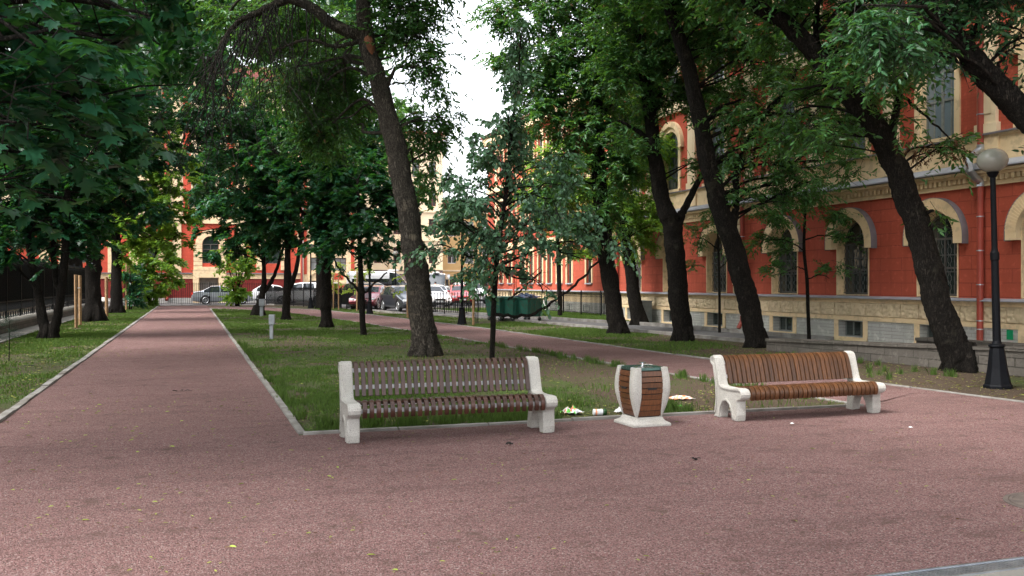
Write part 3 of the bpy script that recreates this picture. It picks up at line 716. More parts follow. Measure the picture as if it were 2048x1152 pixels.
b.add([(.05,.13,2.72),(2.9,.13,2.72),(1.95,.13,3.0),(.95,.13,3.0),(.05,-.05,2.72),(2.9,-.05,2.72),(1.95,-.05,3.0),(.95,-.05,3.0)], [(0,1,2,3),(0,4,5,1),(1,5,6,2),(2,6,7,3),(3,7,4,0)])
for c in (-8.6,-3.4,1.55,6.6):
    for i in range(9): 
        z = 2.75+i*.36
        if z < 4.8: b.box(c-1.35,c-.66,-.02,.07,z,z+.33); b.box(c+.66,c+1.35,-.02,.07,z,z+.33)
    ring(b,c,4.9,.66,1.2,-.02,.08,n=20); 
    b.box(c-1.0,c-.6,-.02,.06,7.5,10.1); b.box(c+.6,c+1.0,-.02,.06,7.5,10.1); b.box(c-1,c+1,-.02,.1,10.05,10.4)
    b.box(c-.9,c-.55,-.02,.06,11.9,14.1); b.box(c+.55,c+.9,-.02,.06,11.9,14.1)
for u in (-11,-6,-1.1,4.0,9.0): b.box(u-.35,u+.1 if u > 8.9 else u+.35,-.02,.08,2.42,17.5)
b.box(-14,9.1,-.02,.15,6.6,7.0); b.box(-14,9.1,-.02,.15,10.9,11.3); b.box(-14,9.1,-.02,.5,17.6,18.5)
b.build('plaster_trim', M['cream'], fb, world=True)
b = MB(TF); b.box(-14,.1,0,.16,2.42,2.5); b.box(2.85,9.1,0,.16,2.42,2.5); b.build('flashing', M['capmetal'], fb, world=True)
b = MB(TF); b.box(-14.2,9.3,-11,.7,18.5,18.7); b.box(-13.5,8.6,-10,-1,18.7,20.2); b.build('roof', M['roof'], fb, world=True)
b = MB(TF); b.box(.6,2.2,-.4,-.3,0,2.1)
for i in range(14): b.box(.6,2.2,-.3,-.28,i*.15+.01,i*.15+.13)
b.build('garage_door', M['gdoor'], fb, world=True)
b = MB(TF)
for (u0,u1) in ((.6,.66),(2.14,2.2)): b.box(u0,u1,-.32,-.2,0,2.08)
b.build('door_frame', M['cream'], fb, world=True)
pxs = dict(surround=None)
def far_window(hw, z0, z1, arch, fm=M['frame'], gm_=M['glass']):
    T = lambda u,w_,z:(u,-w_,z); fr, gl = MB(T), MB(T); sp = z1-hw if arch else z1
    for q in (-hw,-.03,hw-.06): fr.box(q,q+.06,-.16,-.1,z0,sp)
    for z in (z0,(z0+z1)/2,sp-.06): fr.box(-hw,hw,-.155,-.105,z,z+.06)
    if arch: ring(fr,0,sp,hw-.06,hw,-.16,-.1,n=16)
    gl.prism(hole_outline(-hw,hw,z0,z1,arch), lambda a,c:(a,-.18,c), lambda a,c:(a,-.19,c))
    return dict(frame=(fr,fm), pane=(gl,gm_))
FC = (-8.6,-3.4,1.55,6.6)
instance_windows(far_window(.65,3.3,5.55,True), fb, [(c,YF) for c in FC])
instance_windows(far_window(.6,7.6,10.0,True), fb, [(c,YF) for c in FC])
instance_windows(far_window(.55,12,14,False), fb, [(c,YF) for c in FC])
for u in (-1.9, 9.0):
    b = MB(); b.tube([(u,YF-.35,.25),(u,YF-.15,.5),(u,YF-.15,17.5)], .14 if u < 0 else .1, 10); b.build('drainpipe', M['redpipe'], fb, world=True)
b = MB()
b.lathe((-6.7,YF-.8,0), [(.6,0),(.62,.2),(.45,.42),(.1,.52)], 14); bo = b.build('stone_bollard', M['concrete']); tag(bo, 'squat round pale stone bollard at the foot of the dark red base', 'bollard')

# cream house with garage and red panels
cb = empty('cream_house', (11.6, YF, 0), 'cream house with a grey garage door and red panels behind the black off-roader', 'building')
ch = [(9.8,11.05,0,1.85,False)] + [(c-.5,c+.5,z,z+1.1 if z < 3 else z+1.7,False) for c in (10.3,12.35) for z in (2.75,5.4,8.6,11.4)]
b = MB(TF); wall_with_holes(b, 9.15, 14.1, 0, 14.2, ch, .25); b.build('wall', M['cream'], cb, world=True)
b = MB(TF); b.box(11.75,12.6,0,.03,1.95,2.5); b.box(13.25,13.55,0,.05,0.9,14); b.box(11.2,13.2,0,.02,.9,1.45); b.box(9.2,9.45,0,.05,2.4,14); b.build('red_panel', M['redX'], cb, world=True)
b = MB(TF); ring(b,10.4,1.85,.72,.85,0,.1,n=18); b.box(11.2,14.1,0,.1,1.6,1.75); b.box(9.15,14.1,0,.1,4.75,5.0); b.box(9.15,14.1,0,.3,13.8,14.2); b.build('moulding', M['cream'], cb, world=True)
b = MB(TF); b.box(9.15,14.1,-.05,.35,14.2,14.35); b.build('roof', M['roof'], cb, world=True)
b = MB(TF); b.box(9.8,11.05,-.3,-.2,0,1.85); b.build('garage_door', M['gdoor'], cb, world=True)
instance_windows(window_rect(.5,2.75,3.85,M['frame'],M['curtain'],x=False), cb, [(c,YF) for c in (10.3,12.35)])
for z in (5.4,8.6,11.4): instance_windows(window_rect(.5,z,z+1.7,M['frame'],M['glass'],x=False), cb, [(c,YF) for c in (10.3,12.35)])

# mauve and cream house
YP = 86.0; TP = lambda u,w_,z:(u,YP-w_,z)
pb = empty('mauve_house', (18.5, YP, 0), 'cream house with mauve ground floor behind the tall railings', 'building')
PC = [16.4,18.2,20.0,21.6]
hh = [(c-.36,c+.36,.5,2.5,False) for c in PC]
b = MB(TP); wall_with_holes(b, 14.4, 22.6, 0, 2.85, hh, .2); b.build('ground_floor_wall', M['purple'], pb, world=True)
hh = [(c-.36,c+.36,z,z+1.5,False) for c in PC for z in (3.5,6.2,8.9,11.6)]
b = MB(TP); wall_with_holes(b, 14.4, 22.6, 2.85, 15.6, hh, .2); b.add([(22.6,0,0),(22.6,-10,0),(22.6,-10,15.6),(22.6,0,15.6)],[(0,1,2,3)]); b.build('wall', M['creamL'], pb, world=True)
b = MB(TP); b.box(14.4,22.6,0,.12,2.85,3.0); b.box(14.4,22.6,0,.12,5.6,5.8); b.box(14.4,22.6,0,.12,8.3,8.5); b.box(14.4,22.8,0,.4,15.2,15.6)
for c in PC: b.box(c-.6,c+.6,0,.05,2.5,2.75)
b.build('moulding', M['creamL'], pb, world=True)
b = MB(TP); b.box(14.3,22.9,-10,.5,15.6,15.85); b.build('roof', M['redpipe'], pb, world=True)
instance_windows(window_rect(.36,.5,2.5,M['brownframe'],M['curtain'],x=False), pb, [(c,YP) for c in PC])
for z in (3.5,6.2,8.9,11.6): instance_windows(window_rect(.36,z,z+1.5,M['brownframe'],M['glass'],x=False), pb, [(c,YP) for c in PC])
b = MB(); b.tube([(17.5,YP-.15,0),(17.5,YP-.15,15)], .12, 8); b.build('drainpipe', M['creamL'], pb, world=True)

# ochre house
YO = 90.0; TO = lambda u,w_,z:(u,YO-w_,z)
ob_ = empty('ochre_house', (28, YO, 0), 'lower ochre house behind the white minibus', 'building')
OC = [24.6,26.4,28.2,30.0,31.8,33.6]
hh = [(c-.45,c+.45,z,z+1.5,False) for c in OC for z in (.8,3.6,6.3)]
b = MB(TO); wall_with_holes(b, 23.2, 44, 0, 8.9, hh, .2); b.add([(23.2,0,0),(23.2,-10,0),(23.2,-10,8.9),(23.2,0,8.9)],[(0,1,2,3)]); b.build('wall', M['ochre'], ob_, world=True)
b = MB(TO); b.box(23.2,44,0,.1,2.8,2.95); b.box(23,44,-.02,.4,8.6,8.9); b.build('moulding', M['creamL'], ob_, world=True)
b = MB(TO); b.box(23,44.2,-10,.5,8.9,9.1); b.box(24,43,-8,-1,9.1,10); b.build('roof', M['roof'], ob_, world=True)
for z in (.8,3.6,6.3): instance_windows(window_rect(.45,z,z+1.5,M['white'] if z > 3 else M['brownframe'],M['glass'],x=False), ob_, [(c,YO) for c in OC])
# pale house beyond the left fence
lb = empty('pale_house', (-22, 50, 0), 'pale house glimpsed between the trees beyond the left fence', 'building')
TL = lambda u,w_,z:(-22+w_,u,z); LC = list(np.arange(4,110,3.4))
hh = [(c-.55,c+.55,z,z+1.8,False) for c in LC for z in (1,4.4,7.8,11.2)]
b = MB(TL); wall_with_holes(b, 0, 112, 0, 15, hh, .2); b.build('wall', M['creamL'], lb, world=True)
b = MB(TL); b.box(0,112,-8,.5,15,15.3); b.build('roof', M['roof'], lb, world=True)
locs_ = [(-22,c) for c in LC]
for k_, z in enumerate((0,3.4,6.8,10.2)):
    LW = window_rect(.55,1+z,2.8+z,M['greyf'],M['glass'],sx=-1); instance_windows(LW, lb, locs_[8:26])

# ---------------------------------------------------------------- park benches
PROF = [(.02,0),(.125,0),(.14,.06),(.165,.14),(.21,.205),(.27,.235),(.33,.22),(.375,.165),(.40,.09),(.41,0),(.55,0),(.535,.06),(.515,.16),(.505,.27),(.515,.40),(.54,.52),(.565,.62),(.575,.665),(.61,.68),(.635,.71),(.64,.75),(.62,.785),(.585,.80),(.545,.795),(.515,.77),(.49,.71),(.455,.58),(.42,.47),(.405,.435),(.38,.418),(.33,.412),(.15,.41),(0,.418),(-.045,.412),(-.08,.385),(-.092,.345),(-.08,.305),(-.045,.28),(-.005,.275),(.012,.25),(.012,.17),(.005,.08)]
def inset(poly, d):
    n = len(poly); out = []
    for i in range(n):
        p, q, r = Vector(poly[i-1]), Vector(poly[i]), Vector(poly[(i+1) % n])
        e1, e2 = (q-p).normalized(), (r-q).normalized(); n1, n2 = Vector((-e1.y,e1.x)), Vector((-e2.y,e2.x))
        m = (n1+n2); m = m.normalized() if m.length > 1e-6 else n1
        out.append(tuple(q + m*d/max(.5, m.dot(n1))))
    return out
def ribbon(b, path, th, x0, x1):
    P = [Vector(p) for p in path]; up, dn = [], []
    for i, p in enumerate(P):
        t = (P[min(i+1,len(P)-1)]-P[max(i-1,0)]).normalized(); n = Vector((-t.y,t.x))
        up.append(tuple(p+n*th/2)); dn.append(tuple(p-n*th/2))
    for i in range(len(P)-1):
        q = [up[i],up[i+1],dn[i+1],dn[i]]; vs = [(x0,*a) for a in q]+[(x1,*a) for a in q]
        fs = [(0,1,2,3),(7,6,5,4),(0,4,5,1),(2,6,7,3)]
        if i == 0: fs.append((0,3,7,4))
        if i == len(P)-2: fs.append((1,5,6,2))
        b.add(vs, fs)
def weld(o):
    bm = bmesh.new(); bm.from_mesh(o.data); bmesh.ops.remove_doubles(bm, verts=bm.verts, dist=1e-5)
    bad = [f for f in bm.faces if all(len(e.link_faces) > 2 for e in f.edges)]
    bmesh.ops.recalc_face_normals(bm, faces=bm.faces); bm.to_mesh(o.data); bm.free()
def make_bench(label, loc, rz, wood, tile):
    t = empty('park_bench', loc, label, 'bench', 'benches on the pink gravel', rz)
    L = 2.24; hw = .122
    for side in (-1, 1):
        x0 = side*(L/2) - (hw if side > 0 else 0)
        b = MB(); b.prism(PROF, lambda a,c:(x0,a,c), lambda a,c:(x0+hw,a,c))
        s_ = b.build('end_support', M['concrete'], t, bevel=.012)
        # raised rim moulded on the outer side
        xo = x0 if side < 0 else x0+hw; b = MB(); inn = inset(PROF, .028); inn0 = inset(PROF, .008); n = len(PROF); e = -.014 if side < 0 else .014
        for i in range(n):
            j = (i+1) % n
            if i in (0,10): continue
            q = [inn0[i],inn0[j],inn[j],inn[i]]; vs = [(xo-e*.3,*a) for a in q]+[(xo+e,*a) for a in q]
            b.add(vs, [(0,3,2,1),(4,5,6,7),(0,1,5,4),(2,3,7,6)])
        b.build('rim', M['concrete'], s_)
    n = 28; span = L-2*hw; p = span/n
    back = [tuple(q) for q in catmull([(.402,.435),(.425,.53),(.462,.66),(.488,.725),(.52,.765),(.565,.78),(.60,.765)], 3)]
    seat = [tuple(q) for q in catmull([(.37,.385),(.25,.378),(.1,.396),(.0,.420),(-.05,.412),(-.084,.37),(-.088,.32),(-.07,.272)], 3)]
    bb, sb = MB(), MB()
    for i in range(n):
        x = -span/2 + p*(i+.5); w2 = .0222*tile; j = random.uniform(-.0015,.0015)
        ribbon(bb, [(a+j,c+j) for a,c in back], .032, x-w2, x+w2); ribbon(sb, seat, .032, x-w2, x+w2)
    for nm, q in (('backrest',bb),('seat',sb)):
        o = q.build(nm, wood, t); weld(o); bv = o.modifiers.new('b','BEVEL'); bv.width = .0035; bv.segments = 2; bv.limit_method = 'ANGLE'; bv.angle_limit = R_(50)
    for (y, z, rx) in ((.452,.525,R_(-14)),(.525,.70,R_(-22)),(-.045,.335,R_(8)),(.3,.35,R_(90))):
        b = MB(); b.obox((0,y+.02 if z > .45 else y+.01,z), span+.02, .006, .045, 0, rx); b.build('rail', M['rail'], t)
    return t
make_bench('dark brown slatted bench with open gaps on pale concrete ends, left of the litter bin', (2.63,9.52,.008), R_(-.5), M['wood1'], 1.0)
make_bench('amber brown tightly slatted bench on pale concrete ends, right of the litter bin', (7.17,9.60,.008), R_(1.5), M['wood2'], 1.24).scale = (.94,.94,.94)

# ---------------------------------------------------------------- litter bin
t = empty('litter_bin', (4.97,9.80,.008), 'barrel shaped litter bin of wood slats and pale concrete between the two benches', 'litter bin', rz=R_(2))
def sq_loft(prof, n=1):
    vs, fs = [], []
    for r, z in prof: vs += [(-r,-r,z),(r,-r,z),(r,r,z),(-r,r,z)]
    for i in range(len(prof)-1):
        for k in range(4): fs.append((i*4+k, i*4+(k+1)%4, (i+1)*4+(k+1)%4, (i+1)*4+k))
    fs += [(3,2,1,0), tuple((len(prof)-1)*4+k for k in range(4))]; return vs, fs
b = MB(); b.add(*sq_loft([(.245,0),(.245,.03),(.225,.042),(.2,.055),(.183,.075),(.175,.10)])); b.build('base', M['concrete'], t, bevel=.006)
zz = np.array([.10,.16,.22,.28,.34,.40,.46,.52,.58,.64,.675]); S = np.interp(zz, [.10,.2,.3,.42,.5,.6,.675],[.160,.192,.217,.234,.233,.222,.208]); A = np.interp(zz, [.10,.16,.25,.35,.45,.55,.675],[.006,.035,.066,.088,.094,.09,.078])
for sx, sy in ((-1,-1),(1,-1),(1,1),(-1,1)):
    vs, fs = [], []; k = 9
    for z, s, a in zip(zz, S, A):
        c = min(.03, a*.6); q = [(s-a,s+.012),(s-c,s+.016),(s+.004,s+.004),(s+.016,s-c),(s+.012,s-a),(s-.012,s-a),(s-.016,s-c),(s-.016,s-.016),(s-c,s-.016)]
        q = q[:6]+[(s-.012,s-.012)]+[(s-a,s-.012)]; k = len(q); vs += [(sx*x, sy*y, z) for x, y in q]
    for i in range(len(zz)-1):
        for j in range(k): fs.append((i*k+j, i*k+(j+1)%k, (i+1)*k+(j+1)%k, (i+1)*k+j))
    fs += [tuple(range(k-1,-1,-1)), tuple((len(zz)-1)*k+j for j in range(k))]
    b = MB(); b.add(vs, fs); b.build('corner_post', M['concrete'], t, smooth=False, bevel=.004)
for f in range(4):
    Mr = Matrix.Rotation(f*math.pi/2, 3, 'Z'); b = MB(); zs = np.linspace(.112,.64,9)
    for i in range(8):
        z0, z1 = zs[i], zs[i+1]-(.010 if i > 2 else .006); s0, s1 = np.interp(z0, zz, S), np.interp(z1, zz, S)
        vs = [Mr @ Vector(p) for p in ((-s0+.01,-s0,z0),(s0-.01,-s0,z0),(s0-.01,-s0+.018,z0),(-s0+.01,-s0+.018,z0),(-s1+.01,-s1,z1),(s1-.01,-s1,z1),(s1-.01,-s1+.018,z1),(-s1+.01,-s1+.018,z1))]
        b.add(vs, [(0,3,2,1),(4,5,6,7),(0,1,5,4),(1,2,6,5),(2,3,7,6),(3,0,4,7)])
    pnl = b.build('wood_panel', M['wood3'], t, bevel=.002)
    b = MB(); q = Mr @ Vector((0,-.236,.434)); b.obox(q, .11, .012, .022, f*math.pi/2); b.build('hand_slot_shade', M['dark'], pnl)  # black block stands in for the shade inside the hand hole
b = MB(); b.add(*sq_loft([(.14,.09),(.2,.4),(.19,.64)])); b.build('dark_interior', M['dark'], t)  # black box added inside so the slat gaps look shaded
b = MB()
for f in range(4):
    Mr = Matrix.Rotation(f*math.pi/2, 3, 'Z'); vs = [Mr @ Vector(p) for p in ((-.205,-.209,.642),(.205,-.209,.642),(.2,-.203,.672),(-.2,-.203,.672),(-.14,-.14,.655),(.14,-.14,.655))]
    b.add(vs, [(0,1,2,3),(3,2,5,4)])
b.build('steel_rim', M['greenlid'], t)
b = MB(); b.lathe((.02,.03,.655), [(.13,0),(.12,.006),(.03,.012),(.012,.03),(.01,.05),(.04,.056),(.042,.064),(.005,.068)], 16); b.obox((.0,0,.668),.3,.012,.012,R_(45)); b.build('ashtray', M['chrome'], t, smooth=False)

# ---------------------------------------------------------------- litter on the ground
def crumple(name, loc, sx, sy, sz, mat, label, cat='litter', seg=9, seed=1):
    rs = np.random.default_rng(seed); b = MB(); vs = []
    for i in range(seg+1):
        for j in range(seg+1):
            u, v = i/seg-.5, j/seg-.5; r = 1-max(abs(u),abs(v))*1.4
            vs.append((u*sx*(1+rs.uniform(-.15,.15)), v*sy*(1+rs.uniform(-.2,.2)), .012+abs(rs.uniform(.1,1))*sz*max(.1,r)))
    b.add(vs, [(i*(seg+1)+j,(i+1)*(seg+1)+j,(i+1)*(seg+1)+j+1,i*(seg+1)+j+1) for i in range(seg) for j in range(seg)])
    if isinstance(mat, list):
        b.m = [int(rs.integers(0, len(mat))) if rs.random() < .6 else 0 for _ in b.m]
    o = b.build(name, mat, recalc=False); o.location = loc; o.modifiers.new('s','SOLIDIFY').thickness = .002
    return tag(o, label, cat)
crumple('carton', (4.50,10.80,.004), .24,.18,.13, [M['white'],M['litgreen'],M['orange']], 'crushed white, orange and green drinks carton on the grass beside the bench leg', 'carton', seed=3)
t = empty('jar', (4.80,10.62,.045), 'tipped over jar with white and orange wrapper and green end in the grass', 'jar', rz=R_(-12))
b = MB(); b.tube([(-.085,0,0),(-.08,0,0),(.03,0,0),(.035,0,0)], [.03,.04,.04,.038], 14); b.mi = 0; b.build('wrapper', M['white'], t)
b = MB(); b.tube([(-.06,0,0),(-.035,0,0)], [.0405,.0405], 14); b.build('orange_band', M['orange'], t)
b = MB(); b.tube([(.035,0,0),(.05,0,0),(.075,0,0),(.085,0,0)], [.04,.044,.044,.036], 14); b.build('green_end', M['bottleg'], t)
crumple('crumpled_tissue', (5.12,10.72,.004), .11,.09,.09, [M['white']], 'small crumpled white tissue in the grass left of the litter bin', 'tissue', seed=5)
crumple('torn_wrapper', (6.53,11.7,.004), .34,.2,.07, [M['orange'],M['white']], 'torn orange and white wrapper on bare soil right of the litter bin', 'wrapper', seed=8)
b = MB(); b.tube([(-.055,0,0),(.06,0,0),(.075,0,0)], [.013,.013,.008], 8); o = b.build('plastic_lighter', M['litgreen']); o.location = gp(1354,812,.02); o.rotation_euler = (0,0,R_(-8)); tag(o,'bright green plastic tube lying on bare soil behind the kerb','plastic tube')
for i, (u, v, lab) in enumerate(((1584,849,'tiny pale scrap of paper in front of the right bench'),(1821,857,'tiny white paper scrap on gravel right of the right bench'))):
    crumple('paper_scrap', gp(u,v,.008), .045,.03,.02, [M['white']], lab, 'paper', 4, seed=20+i)

# ---------------------------------------------------------------- street lamps
def lamp(label, loc, hgt, lean=(0,0), big=True):
    t = empty('street_lamp', loc, label, 'street lamp', 'black park lamps with ball globes'); t.rotation_euler = (lean[0], lean[1], 0)
    b = MB(); b.lathe((0,0,0), [(.215,0),(.215,.05),(.195,.07),(.15,.3),(.118,.56),(.105,.64),(.125,.655),(.125,.68),(.09,.70)], 8, rot=.2); b.build('base', M['black'], t, bevel=.005)
    b = MB(); b.lathe((0,0,0), [(.075,.70),(.06,.74),(.056,2.0),(.066,2.02),(.066,2.12),(.052,2.15),(.045,2.2),(.04,hgt-.27),(.06,hgt-.25),(.085,hgt-.2),(.095,hgt-.185),(.03,hgt-.17)], 16); b.build('pole', M['black'], t, smooth=False)
    b = MB(); R0, R1 = .228, .19; b.lathe((0,0,hgt), [(max(.02,R0*math.cos(a)), R1*math.sin(a)) for a in np.linspace(-math.pi/2+.1, math.pi/2-.08, 16)], 28); b.build('globe', M['globe'], t, smooth=True)
    return t
lamp('tall black lamp post with milky globe at far right before the red building', (11.98,11.39,0), 3.57, (0,R_(-2.0)))
lamp('black lamp post with flared base behind the grey-leaved tree, left of the waste containers', (10.08,35.4,0), 3.9)
lamp('black lamp post with flared base just right of the thin forked maple', (8.85,48.7,0), 4.1)
lamp('farthest black lamp post, standing beside the spare wheel of the white off-roader', (7.35,61.6,0), 4.0)
lamp('thin black lamp post whose small globe shows against the mauve house', (13.85,66,0), 3.75)

# ---------------------------------------------------------------- posts, stakes, cabinet, containers
def post_box(loc, h, label, s=.1, hd=.16):
    t = empty('service_post', loc, label, 'service post', 'grey service posts in the lawn', rz=R_(-15))
    b = MB(); b.box(-s/2,s/2,-s/2,s/2,0,h*.96); b.build('post', M['greybox'], t, bevel=.006)
    b = MB(); b.box(-hd*.45,hd*.62,-s*.7,s*.55,h*.6,h); b.build('box', M['greybox'], t, bevel=.008)
post_box((2.24,28.3,0), .72, 'grey metal service post standing alone in the lawn left of the maples')
post_box((3.32,48.0,0), .85, 'dark grey service post beside the leaning base of the forked maple', s=.15, hd=.25)
t = empty('utility_cabinet', (17.15,33.9,0), 'grey metal utility cabinet against the red building between two trunks', 'cabinet')
b = MB(); b.box(-.2,.3,-.35,.35,.06,.9); b.build('body', M['greybox'], t, bevel=.01)
b = MB(); b.box(-.24,.3,-.38,.38,.9,.94); b.build('lid', M['greybox'], t)
b = MB(); b.box(-.206,-.2,-.32,-.01,.1,.86); b.build('door', M['greybox'], t); b = MB(); b.box(-.206,-.2,.01,.32,.1,.86); b.build('door', M['greybox'], t)
def container(label, x, y, rz, lid_open=False, tone=1):
    t = empty('waste_container', (x,y,.01), label, 'waste container', 'green wheeled waste containers', rz)
    b = MB(); vs = []
    for z, a, c in ((.2,.40,.38),(.25,.42,.41),(.92,.48,.47),(.95,.51,.50),(.99,.51,.50)): vs.append((z,a,c))
    V, F_ = [], []
    for z, a, c in vs: V += [(-a,-c,z),(a,-c,z),(a,c,z),(-a,c,z)]
    for i in range(len(vs)-1):
        for k in range(4): F_.append((i*4+k, i*4+(k+1)%4, (i+1)*4+(k+1)%4, (i+1)*4+k))
    F_ += [(3,2,1,0)]; b.add(V, F_); b.build('body', M['green'], t, bevel=.012)
    b = MB()
    for x_ in (-.3,0,.3): b.obox((x_,-.455,.57), .035,.03,.62,0,R_(6.5))
    b.build('rib', M['green'], t)
    for sx in (-1,1):
        for sy in (-1,1):
            w_ = MB(); w_.tube([(sx*.36-.025,sy*.34,.085),(sx*.36+.025,sy*.34,.085)], .085, 14); wo = w_.build('wheel', M['tyre'], t)
            w_ = MB(); w_.box(sx*.36-.035,sx*.36+.035,sy*.34-.03,sy*.34+.03,.1,.21); w_.build('fork', M['galv'], wo)
    b = MB()
    if lid_open:
        b.obox((.1,.1,1.06), .9,.8,.03, .1, R_(9), R_(-6))
        for k in range(12): b.obox((random.uniform(-.35,.35),random.uniform(-.3,.3),1.02+random.uniform(0,.1)), .3,.2,.12, random.uniform(0,3), random.uniform(-.5,.5), random.uniform(-.5,.5))
        b.build('rubbish', pm('blue_black_bags', (.02,.05,.14), (.05,.05,.06), 7, .35), t, bevel=.03)
    else:
        b.obox((0,0,1.02), 1.02,.98,.06, 0, R_(2)); b.build('lid', M['green'], t, bevel=.015)
    return t
container('nearest green waste container, heaped open with blue and black bags', 13.75,37.9,R_(24), True)
container('middle green waste container with closed lid, between the other two', 13.25,38.3,R_(22))
container('farthest green waste container, half hidden by the grey-leaved tree trunk', 12.78,38.75,R_(25))

def stake(label, pts, h, w_=.07):
    r = empty('tree_stake', pts[0], label, 'stake', 'wooden stakes for young trees')
    for p in pts:
        b = MB(); b.obox((p[0],p[1],h/2), w_,w_,h, random.uniform(0,1), random.uniform(-.02,.02), random.uniform(-.02,.02)); b.build('stake_pole', M['stake'], r, world=True, bevel=.008)
    if len(pts) > 1:
        b = MB(); b.tube([(p[0],p[1],h*.75) for p in pts], .02, 5); b.build('tie', M['white'], r, world=True)
g = lambda u, v: tuple(gp(u, v))
stake('pair of brown wooden stakes left of the thick dark trunk on the left verge', [g(152,656),g(160,651)], 1.95, .09)
stake('brown wooden stake between the two thick dark trunks on the left verge', [g(213,634)], 1.95, .11)
stake('two slim wooden stakes beside the leafy bushes at the end of the left verge', [g(253,620),g(259,617)], 2.9, .1)
stake('single pale stake at the far end of the left verge against the dark red base', [g(279,612)], 2.2, .16)
stake('two slim pale stakes right of the dark maple trunk', [g(667,619),g(677,620)], 2.2, .06)
stake('thin wooden stake just left of the thin forked maple near the lamp base', [g(714,622)], 2.3, .07)
stake('thin wooden stake left of the big leaning trunk, in front of the dark hatchback', [g(815,637)], 2.3, .07)
stake('pale stake between the lamp base and the waste containers', [g(947,651)], 2.4, .07)

# ---------------------------------------------------------------- cars
def carpaint(name, c, metallic=.3):
    m, t, b = newmat(name); b.inputs['Base Color'].default_value = (*c,1); b.inputs['Metallic'].default_value = metallic; b.inputs['Roughness'].default_value = .28; b.inputs['Coat Weight'].default_value = 1; b.inputs['Coat Roughness'].default_value = .05; return m
CK = {
 'sedan': dict(L=4.5, W=1.76, top=[(0,.55),(.12,.7),(1.15,.93),(1.3,.97),(1.95,1.38),(2.5,1.46),(3.1,1.43),(3.75,1.08),(3.95,1.03),(4.4,.98),(4.5,.7)], gh=(1.3,3.85), side=(1.5,3.6), pil=(2.45,), belt=.93, wh=(.82,3.5)),
 'hatch': dict(L=4.1, W=1.74, top=[(0,.55),(.1,.7),(.95,.95),(1.1,1.0),(1.8,1.42),(2.4,1.51),(3.3,1.47),(3.85,1.15),(4.02,.95),(4.1,.7)], gh=(1.1,3.9), side=(1.3,3.6), pil=(2.35,), belt=.97, wh=(.78,3.35)),
 'suv': dict(L=4.45, W=1.84, top=[(0,.6),(.08,.85),(1.05,1.1),(1.25,1.14),(1.8,1.6),(2.4,1.7),(3.7,1.68),(4.15,1.6),(4.38,1.1),(4.45,.8)], gh=(1.25,4.35), side=(1.45,4.1), pil=(2.4,3.35), belt=1.1, wh=(.85,3.55)),
 'van': dict(L=5.4, W=1.98, top=[(0,.7),(.08,1.0),(.7,1.25),(.9,1.35),(1.6,2.2),(1.9,2.42),(2.4,2.5),(5.3,2.48),(5.4,2.3)], gh=(.9,5.3), side=(1.15,2.3), pil=(), belt=1.25, wh=(.95,4.2)),
}
